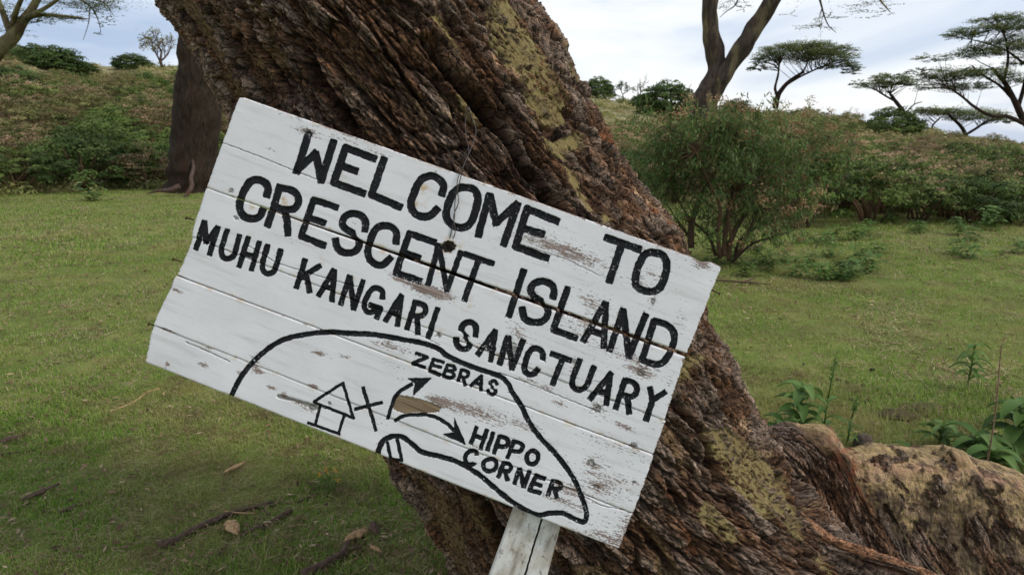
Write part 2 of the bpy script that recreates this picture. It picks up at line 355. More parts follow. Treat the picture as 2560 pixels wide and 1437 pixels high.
OLIVE, TAN, ORNG, PALE = np.array([0.205, 0.160, 0.066]), np.array([0.165, 0.105, 0.052]), np.array([0.22, 0.085, 0.038]), np.array([0.52, 0.33, 0.19])
PATCH = [(OLIVE, 1.0, [(1212, 40), (1225, 5), (1262, 0), (1290, 30), (1330, 80), (1352, 130), (1378, 190), (1405, 235), (1422, 275), (1385, 262), (1350, 235), (1305, 195), (1262, 165), (1236, 110)]),
         (OLIVE, .5, [(1318, 222), (1352, 222), (1400, 262), (1420, 300), (1400, 320), (1362, 305), (1330, 262)]), (OLIVE, .2, [(1366, 325), (1395, 345), (1420, 330), (1445, 328), (1468, 368), (1440, 372), (1432, 392), (1405, 395), (1376, 362)]),
         (OLIVE, .2, [(1410, 405), (1436, 412), (1452, 455), (1470, 500), (1482, 528), (1462, 528), (1446, 495), (1430, 462)]), (OLIVE, .6, [(1082, 28), (1108, 38), (1132, 80), (1150, 130), (1148, 152), (1120, 112), (1092, 78)]),
         (OLIVE, .3, [(1138, 232), (1165, 240), (1188, 280), (1196, 318), (1170, 300), (1150, 268)]), (OLIVE, .2, [(1415, 165), (1432, 180), (1446, 205), (1432, 206), (1418, 188)]), (OLIVE, .2, [(1500, 535), (1520, 532), (1526, 552), (1506, 556)]),
         (OLIVE, 1., [(1768, 1078), (1790, 1062), (1832, 1072), (1866, 1092), (1905, 1130), (1945, 1175), (1975, 1200), (1992, 1240), (2015, 1290), (2024, 1345), (1985, 1352), (1962, 1300), (1908, 1292), (1870, 1262), (1835, 1200), (1800, 1150), (1772, 1120)]),
         (OLIVE, .7, [(1736, 1238), (1772, 1258), (1812, 1300), (1846, 1352), (1812, 1352), (1770, 1322), (1742, 1290)]), (OLIVE, .4, [(1700, 905), (1735, 886), (1768, 892), (1752, 912), (1732, 915), (1735, 950), (1705, 955)]),
         (OLIVE, .6, [(2042, 1382), (2070, 1388), (2092, 1437), (2070, 1445)]), (OLIVE, .3, [(1690, 575), (1706, 580), (1722, 605), (1722, 640), (1706, 640), (1692, 605)]),
         (TAN, .7, [(632, -10), (665, 0), (672, 60), (650, 60), (640, 30)]), (TAN, .5, [(655, 70), (690, 72), (706, 130), (718, 180), (700, 180), (680, 140)]), (TAN, .8, [(600, 110), (640, 120), (668, 170), (680, 215), (655, 195), (620, 155)]),
         (TAN, .3, [(838, 148), (872, 165), (905, 205), (940, 275), (922, 268), (885, 225), (850, 175)]), (TAN, .3, [(410, -20), (470, -20), (520, 70), (575, 170), (612, 252), (590, 262), (545, 190), (490, 90)]),
         (TAN, .5, [(1040, 1180), (1085, 1200), (1130, 1275), (1170, 1360), (1200, 1450), (1160, 1450), (1120, 1380), (1080, 1290)]), (TAN, .5, [(1120, 1215), (1190, 1250), (1225, 1300), (1245, 1370), (1200, 1340), (1160, 1280)]),
         (TAN, .7, [(1640, 1050), (1680, 1080), (1710, 1150), (1700, 1180), (1660, 1120)]), (TAN, .7, [(1600, 1300), (1660, 1340), (1700, 1437), (1640, 1437)]), (TAN, .6, [(1420, 1400), (1500, 1400), (1540, 1450), (1440, 1450)]),
         (PALE, .1, [(1232, 118), (1246, 130), (1262, 158), (1290, 190), (1284, 194), (1256, 170), (1238, 145)]), (PALE, .1, [(1282, 160), (1296, 172), (1310, 190), (1298, 188)]), (ORNG, .1, [(1236, 122), (1246, 132), (1260, 158), (1250, 156)]),
         (PALE, .5, [(1575, 465), (1592, 480), (1620, 505), (1650, 530), (1640, 534), (1606, 510), (1582, 484)]), (PALE, .2, [(1838, 938), (1852, 944), (1862, 975), (1880, 1005), (1870, 1002), (1848, 972)]), (PALE, .3, [(1852, 1050), (1866, 1052), (1876, 1078), (1862, 1072)]),
         (ORNG, 1.2, [(1600, 500), (1655, 545), (1672, 575), (1650, 570), (1612, 532)]), (ORNG, .9, [(1500, 330), (1525, 345), (1545, 385), (1520, 380)]), (ORNG, .9, [(1690, 1290), (1715, 1330), (1745, 1400), (1715, 1380)]), (ORNG, .9, [(1640, 1180), (1660, 1210), (1680, 1260), (1655, 1230)])]
psm = np.zeros(TH.shape)
for colp, spots, pts in PATCH:
    xs, ys = [p[0] for p in pts], [p[1] for p in pts]
    b = vis & (PX > min(xs) - 30) & (PX < max(xs) + 30) & (PY > min(ys) - 30) & (PY < max(ys) + 30)
    d = poly_sd(wx[b], wy[b], pts) + 15 * fbm(c_[b] / .012, s_[b] / .016, 50., 4, .7) + 10 * fbm(c_[b] / .05, s_[b] / .07, 51., 2)
    k = (1 - ss(-5, 2.5, d)) * (1 - .75 * bk['crack'][b] * ss(-.2, .2, bk['w2'][b])) * (1 - ss(.3, .7, fur[b]))
    if spots > .25:
        k = k * (1 - 0.95 * np.minimum(spots, 1) * ss(0.24, 0.34, perlin(c_[b] / .010, s_[b] / .012, 61.) + .5 * perlin(c_[b] / .045, s_[b] / .06, 63.))) * (1 - .8 * spots * ss(.15, .3, fbm(c_[b] / .03, s_[b] / .035, 66., 3, .7)))
    tone = (0.88 + 0.22 * fbm(c_[b] / .03, s_[b] / .03, 70., 4, .6))[..., None]
    colr[b] += (colp * tone - colr[b]) * k[..., None]
    psm[b] = np.maximum(psm[b], k * (colp is OLIVE))
    smoothed = 0.046 * fbm(c_[b] / 0.24, s_[b] / 1.1, 9.7, 3) - .006 + .0012 * bk['rough'][b]
    k = k * (0.0 if colp is ORNG else 1.0)
    h[b] += (smoothed - h[b]) * k * 0.9
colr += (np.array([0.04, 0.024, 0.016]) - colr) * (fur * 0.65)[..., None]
h *= front * ss(-0.45, -0.2, cy_)
kn = np.exp(-(((PX - 1690) / 42) ** 2 + ((PY - 610) / 60) ** 2)) * (cy_ > -.2); h += 0.02 * kn
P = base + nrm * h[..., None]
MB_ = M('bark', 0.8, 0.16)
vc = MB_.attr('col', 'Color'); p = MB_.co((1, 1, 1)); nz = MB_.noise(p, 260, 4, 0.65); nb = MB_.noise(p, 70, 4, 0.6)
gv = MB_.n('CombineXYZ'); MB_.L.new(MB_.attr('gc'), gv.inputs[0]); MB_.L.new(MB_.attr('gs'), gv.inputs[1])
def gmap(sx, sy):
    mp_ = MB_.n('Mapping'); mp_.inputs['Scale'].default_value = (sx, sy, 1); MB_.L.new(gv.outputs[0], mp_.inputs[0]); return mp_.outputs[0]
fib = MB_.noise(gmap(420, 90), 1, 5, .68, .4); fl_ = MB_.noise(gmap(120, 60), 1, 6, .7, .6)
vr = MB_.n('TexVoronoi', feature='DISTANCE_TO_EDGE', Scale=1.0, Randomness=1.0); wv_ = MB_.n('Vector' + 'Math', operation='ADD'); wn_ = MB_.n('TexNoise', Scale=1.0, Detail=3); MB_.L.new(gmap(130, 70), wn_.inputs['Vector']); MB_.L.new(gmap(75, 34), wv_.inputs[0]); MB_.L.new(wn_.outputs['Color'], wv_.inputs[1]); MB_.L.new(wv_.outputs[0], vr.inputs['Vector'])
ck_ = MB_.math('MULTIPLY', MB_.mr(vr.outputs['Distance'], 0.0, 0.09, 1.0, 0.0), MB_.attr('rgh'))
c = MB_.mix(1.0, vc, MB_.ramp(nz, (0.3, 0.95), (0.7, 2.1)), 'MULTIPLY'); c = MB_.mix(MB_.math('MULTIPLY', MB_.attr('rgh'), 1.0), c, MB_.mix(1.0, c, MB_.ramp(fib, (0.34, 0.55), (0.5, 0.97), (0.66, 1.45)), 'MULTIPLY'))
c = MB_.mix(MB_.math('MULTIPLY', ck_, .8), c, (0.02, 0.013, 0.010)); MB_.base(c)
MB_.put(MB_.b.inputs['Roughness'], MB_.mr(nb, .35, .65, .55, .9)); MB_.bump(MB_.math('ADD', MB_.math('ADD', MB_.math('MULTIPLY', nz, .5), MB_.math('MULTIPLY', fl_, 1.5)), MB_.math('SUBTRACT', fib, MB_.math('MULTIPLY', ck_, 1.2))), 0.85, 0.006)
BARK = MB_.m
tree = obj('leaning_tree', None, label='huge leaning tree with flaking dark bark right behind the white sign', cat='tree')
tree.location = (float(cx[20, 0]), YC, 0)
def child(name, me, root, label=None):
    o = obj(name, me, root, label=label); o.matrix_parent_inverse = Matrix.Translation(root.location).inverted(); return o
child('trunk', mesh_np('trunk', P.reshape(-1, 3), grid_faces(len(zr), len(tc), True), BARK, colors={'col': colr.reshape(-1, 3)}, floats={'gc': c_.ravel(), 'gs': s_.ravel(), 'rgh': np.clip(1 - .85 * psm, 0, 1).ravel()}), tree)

# ------------------------------------------------------------ its roots
# the wall-like root running to the right: top edge traced at y = 2.3, real thickness about 0.45 m
TOP = [(1780, 1060), (1880, 1075), (1935, 1082), (1985, 1068), (2045, 1070), (2085, 1090), (2112, 1138), (2160, 1130), (2200, 1126), (2260, 1132), (2330, 1134), (2352, 1126), (2375, 1122), (2398, 1136), (2418, 1150), (2480, 1156), (2535, 1170), (2580, 1192), (2700, 1240), (2900, 1330), (3060, 1460)]
Tp = at([p[0] for p in TOP], [p[1] for p in TOP], 2.28)
nL, nC = 820, 330
xs = np.linspace(Tp[0, 0], Tp[-1, 0], nL)[:, None]; topz = np.interp(xs, Tp[:, 0], Tp[:, 2])
topz = sum(np.roll(topz, k, 0) for k in (-2, -1, 0, 1, 2)) / 5; topz[:3] = topz[3]; topz[-3:] = topz[-3]
ph = np.concatenate([np.linspace(-0.05, 0.62, 260), np.linspace(0.62, 1.05, 70)]) [None, :] * math.pi
yb = 2.28 + 0.10 * np.sin(xs * 2.2) * ss(1.2, 2.0, xs)
bx = xs + 0 * ph
front_w = 0.34 + 0.05 * np.sin(xs * 5.0)
pf = np.array(smooth([(.30, -.10), (.245, .08), (.20, .28), (.165, .52), (.145, .74), (.115, .90), (.06, .985), (0, 1.0), (-.07, .975), (-.13, .82), (-.17, .5), (-.20, .2), (-.23, -.1)], 12)); ku = np.interp(ph / math.pi, np.linspace(-.05, 1.05, len(pf)), np.arange(len(pf)))
bz = topz * np.interp(ku, np.arange(len(pf)), pf[:, 1]); by = yb - np.interp(ku, np.arange(len(pf)), pf[:, 0]) * front_w / .36
base = np.stack([bx, by, bz], -1); nrm = vnormals(base); s_gn = np.sign((nrm * np.stack([0 * bx, by - yb, bz * .7], -1)).sum(-1)); nrm *= np.where(s_gn == 0, 1, s_gn)[..., None]
PX, PY = proj(base.reshape(-1, 3)); PX, PY = PX.reshape(bx.shape), PY.reshape(bx.shape)
arc = (ph / math.pi * 0.8 + 0 * xs).astype(np.float32); X = bx.astype(np.float32)
hb, cb, kb = bark(X + 0.6 * arc, arc + 0.15 * X, 5.2)
stri = fbm(X / 0.012 + fbm(X / .1, arc / .1, 3., 2) * 1.5, arc / 0.16, 2.0, 3); blob = fbm(X / 0.16, arc / 0.14, 12., 4)
dmp = 1 - .9 * np.exp(-((ph / math.pi - .5) / .13) ** 2); hs = dmp * (0.012 * fbm(X / .6, arc / .05 + .3 * X, 71., 3) * ss(.62, .5, arc) + 0.018 * blob) + .007 * fbm(X / .06, arc / .08, 72., 3) + .0045 * fbm(X / .016, arc / .022, 73., 4, .65) - 0.0060 * np.abs(stri) * ss(0.5, 0.3, arc) + 0.004 * fbm(X / .03, arc / .03, 4., 4, .6) + 0.007 * fbm(X / .35, arc / .5, 44., 2)
hs += 0.034 * np.exp(-(((PX - 2385) / 34) ** 2 + ((PY - 1152) / 22) ** 2)) - .02 * np.exp(-(((PX - 2392) / 26) ** 2 + ((PY - 1168) / 7) ** 2)) + 0.02 * np.exp(-(((PX - 2060) / 30) ** 2 + ((PY - 1090) / 25) ** 2))
cs = np.array([0.262, 0.186, 0.088])[None, None] * (0.90 + 0.55 * fbm(X / .05, arc / .07, 22., 5, .65) - 0.75 * np.abs(stri) * ss(-.4, .1, fbm(X / .2, arc / .2, 57., 2)))[..., None]
pk = (ss(0.0, 0.35, fbm(X / .10, arc / .05, 25., 4, .6)) * 0.7 * (1 - ss(.45, .62, arc)))[..., None]; cs += (np.array([0.33, 0.22, 0.14]) - cs) * pk
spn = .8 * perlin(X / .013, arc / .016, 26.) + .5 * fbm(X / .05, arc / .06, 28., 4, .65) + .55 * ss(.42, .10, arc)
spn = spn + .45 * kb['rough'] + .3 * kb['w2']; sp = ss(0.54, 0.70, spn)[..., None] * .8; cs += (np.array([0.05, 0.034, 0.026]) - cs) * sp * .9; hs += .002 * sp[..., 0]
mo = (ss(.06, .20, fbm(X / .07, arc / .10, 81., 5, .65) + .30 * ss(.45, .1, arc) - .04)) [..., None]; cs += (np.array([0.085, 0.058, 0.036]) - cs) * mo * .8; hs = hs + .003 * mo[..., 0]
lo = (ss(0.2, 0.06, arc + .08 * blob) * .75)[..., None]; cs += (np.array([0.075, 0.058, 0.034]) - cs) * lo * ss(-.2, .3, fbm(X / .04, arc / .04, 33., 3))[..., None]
for bxp, byp, ax, ay in ((2480, 1185, 26, 14), (2505, 1205, 22, 12), (2540, 1215, 16, 16), (2280, 1165, 24, 7), (2175, 1150, 14, 7), (2310, 1310, 18, 14), (2500, 1320, 30, 25), (2200, 1240, 12, 18)):
    k = (1 - ss(.6, 1.2, np.hypot((PX - bxp) / ax, (PY - byp) / ay) + .9 * kb['w2'] + 1.2 * kb['rough']))[..., None]; cs += (np.array([0.035, 0.022, 0.018]) - cs) * k * .9
cs *= np.clip(1 + .55 * fbm(X / .022, arc / .035, 93., 5, .7), .35, 1.8)[..., None]
rm_ = (np.exp(-((ph / math.pi - .46) / .045) ** 2) * ss(-.25, .2, fbm(X / .06, arc / .03, 94., 3)))[..., None]; cs += (np.array([0.33, 0.19, 0.12]) - cs) * rm_ * .6
tb = 1 - ss(-24, 24, PX - np.interp(PY, [1060, 1100, 1150, 1200, 1260, 1340, 1437], [1975, 2030, 2110, 2130, 2165, 2240, 2330]) + 34 * kb['w1'] + 22 * kb['w2'])   # old bark creeps over the root
ob = ss(.10, .17, fbm(X / .10 + .3, arc / .13, 97., 5, .62) + .22 * ss(.30, .05, arc) + .05 * kb['w2'] - .02); ob = ob * ss(2095, 2140, PX)          # plates of old bark left on the smooth wood
tb = np.maximum(tb, ob * .92); hs = hs + .004 * ob
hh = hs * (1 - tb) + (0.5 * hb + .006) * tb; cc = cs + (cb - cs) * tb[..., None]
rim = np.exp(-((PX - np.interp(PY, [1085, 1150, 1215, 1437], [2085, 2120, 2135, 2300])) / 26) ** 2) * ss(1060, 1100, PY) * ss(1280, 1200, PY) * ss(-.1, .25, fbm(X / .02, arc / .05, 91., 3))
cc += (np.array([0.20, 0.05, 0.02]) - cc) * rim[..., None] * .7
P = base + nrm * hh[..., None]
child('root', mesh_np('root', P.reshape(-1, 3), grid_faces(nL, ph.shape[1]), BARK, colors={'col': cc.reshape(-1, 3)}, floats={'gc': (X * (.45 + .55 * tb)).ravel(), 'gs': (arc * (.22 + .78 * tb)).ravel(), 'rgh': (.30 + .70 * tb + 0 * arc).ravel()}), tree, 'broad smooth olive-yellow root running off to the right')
# the lower root ridge with its orange rim
pts = np.array([at(1905, 1230, 1.98), at(2000, 1310, 1.95), at(2085, 1365, 1.92), at(2150, 1388, 1.90), at(2240, 1416, 1.87), at(2320, 1450, 1.84), at(2400, 1500, 1.82), at(2520, 1610, 1.77)])
q = np.array(smooth([tuple(p) for p in pts], 40)); nL2 = len(q); T = np.gradient(q, axis=0); T /= np.linalg.norm(T, axis=1)[:, None]
up = np.array([0, 0, 1.0]); S = np.cross(T, up); S /= np.linalg.norm(S, axis=1)[:, None]; U = np.cross(S, T)
th = np.linspace(0, 2 * math.pi, 120, endpoint=False)[None, :]; rad = np.interp(np.linspace(0, 1, nL2), [0, .25, .6, 1], [0.05, 0.038, 0.034, 0.04])[:, None]
base = q[:, None] + (rad * 0.9 * np.cos(th))[..., None] * S[:, None] + ((rad * np.where(np.sin(th) < 0, 3.2, 0.8)) * np.sin(th))[..., None] * U[:, None]
N_ = np.cos(th)[..., None] * S[:, None] + np.sin(th)[..., None] * U[:, None]
sl = np.cumsum(np.r_[0, np.linalg.norm(np.diff(q, axis=0), axis=1)])[:, None].astype(np.float32)
hb, cb, kb = bark((th * .09 + 0 * sl).astype(np.float32), sl + 0 * th, 8.3)
rimc = (ss(.55, .9, np.sin(th)) * ss(0.12, .2, sl) * ss(-.35, .1, fbm(th * 2, sl / .06, 5., 3)))[..., None]
cb = cb * .9 + (np.array([0.34, 0.17, 0.09]) * (1 + .5 * kb['rough'])[..., None] - cb * .9) * rimc * .85
P = base + N_ * (0.40 * hb)[..., None]
child('root', mesh_np('root_ridge', P.reshape(-1, 3), grid_faces(nL2, 120, True), BARK, colors={'col': cb.reshape(-1, 3)}, floats={'gc': (th * .09 + 0 * sl).ravel(), 'gs': (sl + 0 * th).ravel(), 'rgh': np.ones(sl.shape[0] * 120)}), tree, 'low dark root ridge with an orange rim')
# ------------------------------------------------------------ the white sign
# frame of the board: x along the boards, y up the board, z out of its face; +x and +y taken from the photograph's rectangle
c2w = lambda v: v[0] * CX + v[1] * CU + v[2] * CF
SX = c2w((0.9357, -0.3438, -0.0786)); SX /= np.linalg.norm(SX)
SY = c2w((0.3395, 0.9406, -0.0086)); SY -= SX * (SX @ SY); SY /= np.linalg.norm(SY); SZ = np.cross(SX, SY)
SO = C0 + ray(1080, 805) * 1.45                  # middle of the board
def onsign(px, py, off=0.0):                     # board coordinates of a photo pixel
    d = ray(px, py); t = ((SO + SZ * off - C0) @ SZ) / (d @ SZ); Q = C0 + d * t[..., None] - SO
    return Q @ SX, Q @ SY
SCL = 1.45 / FPX                                 # metres per photo pixel on the board
Z1, Z2, Z3, Z4, Z8, FF = (340, 220, 2.993), (1080, 340, 2.993), (340, 640, 2.993), (900, 740, 2.566), (900, 1060, 3.2), (0, 0, 1)
# letter: character, zoom, stroke half width (px), strokes; a stroke starting with 's' is a smooth curve, 'c' a closed one, 'f' a filled shape
LET = [
 ('W', Z1, 10, [[(1293,340),(1200,632)], [(1200,625),(1345,485)], [(1345,490),(1385,700)], [(1385,700),(1478,398)]]),
 ('E', Z1, 10, [[(1788,532),(1568,448),(1480,710),(1706,790)], [(1535,582),(1648,622)]]),
 ('L', Z1, 10, [[(1856,530),(1762,800),(1978,892)]]),
 ('C', FF, 10, [['s',(1104,487),(1109,466),(1098,449),(1077,440),(1052,450),(1036,480),(1027,507),(1033,530),(1052,541),(1074,540),(1094,522)]]),
 ('O', Z2, 10, [['c',(245,385),(315,405),(342,470),(325,560),(290,650),(235,686),(165,675),(110,620),(112,540),(150,440),(195,395)]]),
 ('M', Z2, 10, [[(430,440),(345,748)], [(435,450),(480,660)], [(480,650),(635,510)], [(640,510),(535,815)]]),
 ('E', Z2, 10, [[(942,640),(712,545),(625,828),(862,915)], [(668,690),(832,735)]]),
 ('T', Z2, 10, [[(1300,760),(1555,850)], [(1420,810),(1325,1090)]]),
 ('O', Z2, 10, [['c',(1660,872),(1725,892),(1757,960),(1740,1060),(1700,1140),(1640,1165),(1560,1145),(1522,1100),(1535,1000),(1580,900),(1620,875)]]),
 ('C', Z1, 10, [['s',(978,808),(988,750),(960,705),(905,688),(852,705),(808,770),(778,850),(782,925),(820,970),(885,978),(925,960),(952,905)]]),
 ('R', Z1, 9.5, [[(1078,735),(985,1030)], ['s',(1082,748),(1150,762),(1205,800),(1213,860),(1180,905),(1110,910),(1040,890)], [(1110,915),(1130,1000),(1137,1098)]]),
 ('E', Z1, 9, [[(1505,895),(1330,838),(1235,1110),(1410,1180)], [(1285,968),(1410,1010)]]),
 ('S', Z1, 9.5, [['s',(1712,1068),(1718,1010),(1690,960),(1630,940),(1572,957),(1543,1005),(1562,1050),(1620,1085),(1662,1130),(1665,1190),(1625,1228),(1560,1232),(1508,1200),(1492,1135)]]),
 ('C', Z1, 9.5, [['s',(1945,1160),(1948,1090),(1915,1045),(1860,1030),(1802,1050),(1765,1110),(1737,1200),(1742,1270),(1790,1318),(1850,1323),(1905,1270)]]),
 ('E', FF, 9, [[(1087,606),(1023,584),(990,682),(1051,703)], [(1006,630),(1048,645)]]),
 ('N', FF, 7.5, [[(1096,612),(1070,712)], [(1097,616),(1117,726)], [(1117,726),(1152,630)]]),
 ('T', FF, 8, [[(1162,635),(1232,659)], [(1196,650),(1161,750)]]),
 ('I', Z2, 9, [[(685,1005),(575,1345)]]),
 ('S', Z2, 9.5, [['s',(905,1210),(912,1150),(885,1107),(820,1087),(762,1107),(737,1150),(762,1200),(820,1240),(865,1290),(860,1350),(820,1388),(750,1392),(692,1365),(675,1290)]]),
 ('L', FF, 9, [[(1419,720),(1383,824),(1440,845)]]),
 ('A', FF, 8.5, [[(1512,758),(1458,852)], [(1515,758),(1509,868)], [(1478,827),(1512,838)]]),
 ('N', FF, 9, [[(1558,774),(1524,876)], [(1558,776),(1572,892)], [(1572,892),(1614,787)]]),
 ('D', FF, 9, [[(1635,802),(1605,900)], ['s',(1635,802),(1664,811),(1684,830),(1683,861),(1667,894),(1648,910),(1622,907),(1605,900)]]),
 ('M', Z1, 7.5, [[(510,1000),(447,1205)], [(515,1005),(522,1155)], [(522,1155),(610,1045)], [(612,1045),(548,1245)]]),
 ('U', Z1, 7.5, [['s',(682,1065),(658,1140),(637,1210),(645,1262),(682,1278),(722,1262),(745,1215),(772,1105)]]),
 ('H', Z1, 7.5, [[(840,1120),(770,1335)], [(922,1155),(862,1360)], [(800,1235),(890,1265)]]),
 ('U', Z1, 7.5, [['s',(985,1180),(963,1250),(945,1315),(950,1368),(985,1390),(1028,1372),(1055,1310),(1082,1215)]]),
 ('K', Z3, 7.5, [[(1265,30),(1198,235)], [(1375,75),(1235,160)], [(1275,150),(1298,270)]]),
 ('A', Z3, 7.5, [[(1480,105),(1365,295)], [(1485,110),(1465,335)], [(1415,230),(1470,245)]]),
 ('N', Z3, 7.5, [[(1598,150),(1530,360)], [(1600,155),(1628,395)], [(1628,395),(1700,185)]]),
 ('G', Z3, 7.5, [['s',(1845,315),(1842,262),(1790,238),(1748,268),(1714,340),(1707,388),(1740,422),(1790,412)], [(1750,367),(1828,392),(1800,465)]]),
 ('A', Z3, 7.5, [[(1985,295),(1865,485)], [(1985,300),(1955,520)], [(1905,420),(1965,440)]]),
 ('R', Z3, 7.5, [[(2090,340),(2025,545)], ['s',(2095,348),(2148,366),(2168,400),(2150,440),(2105,450),(2065,440)], [(2105,455),(2107,580)]]),
 ('I', Z3, 7.5, [[(2255,395),(2185,610)]]),
 ('S', Z4, 8, [['s',(740,255),(742,198),(710,168),(668,178),(650,220),(680,262),(703,300),(690,335),(650,338),(620,310),(617,272)]]),
 ('A', Z4, 7.5, [[(865,225),(755,375)], [(868,225),(838,415)], [(800,325),(860,345)]]),
 ('N', Z4, 8, [[(945,265),(895,435)], [(950,265),(975,465)], [(975,465),(1045,285)]]),
 ('C', Z4, 8, [['s',(1172,415),(1170,360),(1130,335),(1090,352),(1062,420),(1054,470),(1077,500),(1112,500),(1148,460)]]),
 ('T', Z4, 8, [[(1228,370),(1350,412)], [(1300,400),(1235,565)]]),
 ('U', Z4, 8, [['s',(1410,410),(1382,480),(1362,540),(1370,588),(1410,602),(1448,580),(1472,530),(1500,455)]]),
 ('A', Z4, 8, [[(1610,495),(1475,660)], [(1605,500),(1580,695)], [(1530,610),(1590,620)]]),
 ('R', Z4, 8, [[(1700,535),(1640,720)], ['s',(1705,540),(1755,557),(1777,590),(1765,630),(1730,645),(1670,630)], [(1715,650),(1727,750)]]),
 ('Y', Z4, 8, [[(1860,590),(1875,670)], [(1955,615),(1875,670),(1835,795)]]),
 ('Z', Z4, 5, [[(358,365),(432,393),(338,430),(415,458)]]),
 ('E', Z4, 4.8, [[(538,425),(470,405),(445,478),(515,505)], [(460,440),(520,458)]]),
 ('B', Z4, 4.8, [[(562,440),(535,510)], ['s',(562,440),(600,450),(608,472),(580,480)], ['s',(550,474),(592,488),(602,512),(575,524),(535,510)]]),
 ('R', Z4, 4.8, [[(650,470),(630,545)], ['s',(650,472),(690,484),(693,508),(668,522),(640,512)], [(662,520),(675,572)]]),
 ('A', Z4, 4.8, [[(780,510),(710,575)], [(780,512),(775,605)], [(735,555),(782,568)]]),
 ('S', Z4, 4.8, [['s',(878,565),(862,542),(834,555),(842,580),(870,600),(860,628),(832,625),(818,600)]]),
 ('H', Z8, 6, [[(932,25),(888,150)], [(1015,45),(965,195)], [(912,90),(990,115)]]),
 ('I', Z8, 6, [[(1065,70),(1020,205)]]),
 ('P', Z8, 6, [[(1115,95),(1072,230)], ['s',(1118,98),(1162,108),(1185,132),(1177,165),(1145,180),(1092,170)]]),
 ('P', Z8, 6, [[(1230,135),(1180,265)], ['s',(1232,138),(1277,150),(1300,172),(1290,205),(1260,220),(1205,210)]]),
 ('O', Z8, 6, [['c',(1385,212),(1420,237),(1422,285),(1390,317),(1348,310),(1332,270),(1347,228)]]),
 ('C', Z8, 6, [['s',(933,262),(928,222),(890,212),(852,237),(842,280),(860,318),(898,320),(928,300)]]),
 ('O', Z8, 6, [['c',(1040,277),(1078,288),(1092,325),(1073,363),(1030,376),(993,353),(990,305)]]),
 ('R', Z8, 6, [[(1150,305),(1105,420)], ['s',(1152,308),(1192,320),(1207,345),(1188,373),(1130,370)], [(1160,380),(1180,445)]]),
 ('N', Z8, 6, [[(1275,355),(1235,475)], [(1280,355),(1310,500)], [(1310,500),(1355,375)]]),
 ('E', Z8, 6, [[(1480,435),(1405,410),(1355,525),(1445,550)], [(1385,470),(1450,490)]]),
 ('R', Z8, 6, [[(1545,450),(1500,570)], ['s',(1548,452),(1592,465),(1608,490),(1588,518),(1530,510)], [(1555,520),(1575,590)]]),
]
DRAW = [
 ('island_outline', 'thick black curve drawing the crescent outline of the island', FF, 6.8, [['s',(576,994),(597,951),(624,914),(667,874),(714,847),(774,834.5),(824.5,830),(874.6,833),(941,837),(1008,849),(1058,858),(1095,871),(1118,889),(1165,911),(1211.8,927),(1246.8,939),(1266,954),(1284,985),(1305,1017),(1321,1052),(1352,1095),(1395,1141),(1434,1196),(1453,1239),(1462,1263),(1466,1288),(1460,1304),(1437,1297),(1409,1283),(1375,1282),(1347,1287),(1315,1275),(1275,1250),(1237,1219),(1200,1188),(1150,1157),(1103,1141),(1056,1130),(1031,1110),(1006,1092),(984,1090),(962,1098),(949,1116),(943,1142)]]),
 ('landing_mark', 'small black box mark at the tip of the island outline', Z8, 4.5, [[(215,140),(245,278),(335,290),(297,125)]]),
 ('hut_drawing', 'black line drawing of a hut with a pointed roof', Z3, 4.0, [[(1325,1092),(1548,950),(1625,1210),(1325,1092)], [(1375,1122),(1345,1250)], [(1555,1190),(1515,1330)], [(1285,1245),(1525,1332)]]),
 ('cross_mark', 'black cross painted beside the hut', Z3, 5.0, [[(1700,985),(1795,1305)], [(1640,1145),(1840,1095)]]),
 ('arrow_drawing', 'black arrow curving up towards ZEBRAS', FF, 5.0, [['s',(970,1046),(981,1008),(996,981),(1030,960)], ['f',(1078,945),(1021,946),(1038,957),(1034,987)]]),
 ('arrow_drawing', 'black arrow curving down towards HIPPO CORNER', FF, 5.0, [['s',(987,1051),(1013,1038),(1056,1036),(1091,1043),(1122,1062),(1142,1085)], ['f',(1164,1110),(1136,1046),(1138,1080),(1108,1085)]]),
]
def item_sd(px, py, z, hw, strokes):
    d = np.full(px.shape, 1e9)
    for st in strokes:
        k = st[0] if isinstance(st[0], str) else ''; pts = [((x / z[2]) + z[0], (y / z[2]) + z[1]) for x, y in (st[1:] if k else st)]
        if k == 'f': d = np.minimum(d, poly_sd(px, py, pts) - 1.5); continue
        if k == 's': pts = smooth(pts, 4)
        if k == 'c': pts = smooth(pts, 4, True) ; d = np.minimum(d, seg_dist(px, py, pts, True) - hw); continue
        # square-cut ends: a stroke is a bar, its cap pulled back to half a width
        d = np.minimum(d, bar_sd(px, py, pts, hw))
    return d
def bar_sd(px, py, pts, hw):
    d = seg_dist(px, py, pts) - hw
    for (a, b) in ((pts[0], pts[1]), (pts[-1], pts[-2])):
        u = np.array(a) - np.array(b); u = u / np.linalg.norm(u); e = (px - a[0]) * u[0] + (py - a[1]) * u[1]
        near_ = np.hypot(px - a[0], py - a[1]) < hw * 2.5
        d = np.where(near_, np.maximum(d, e - hw * 0.55), d)
    return d
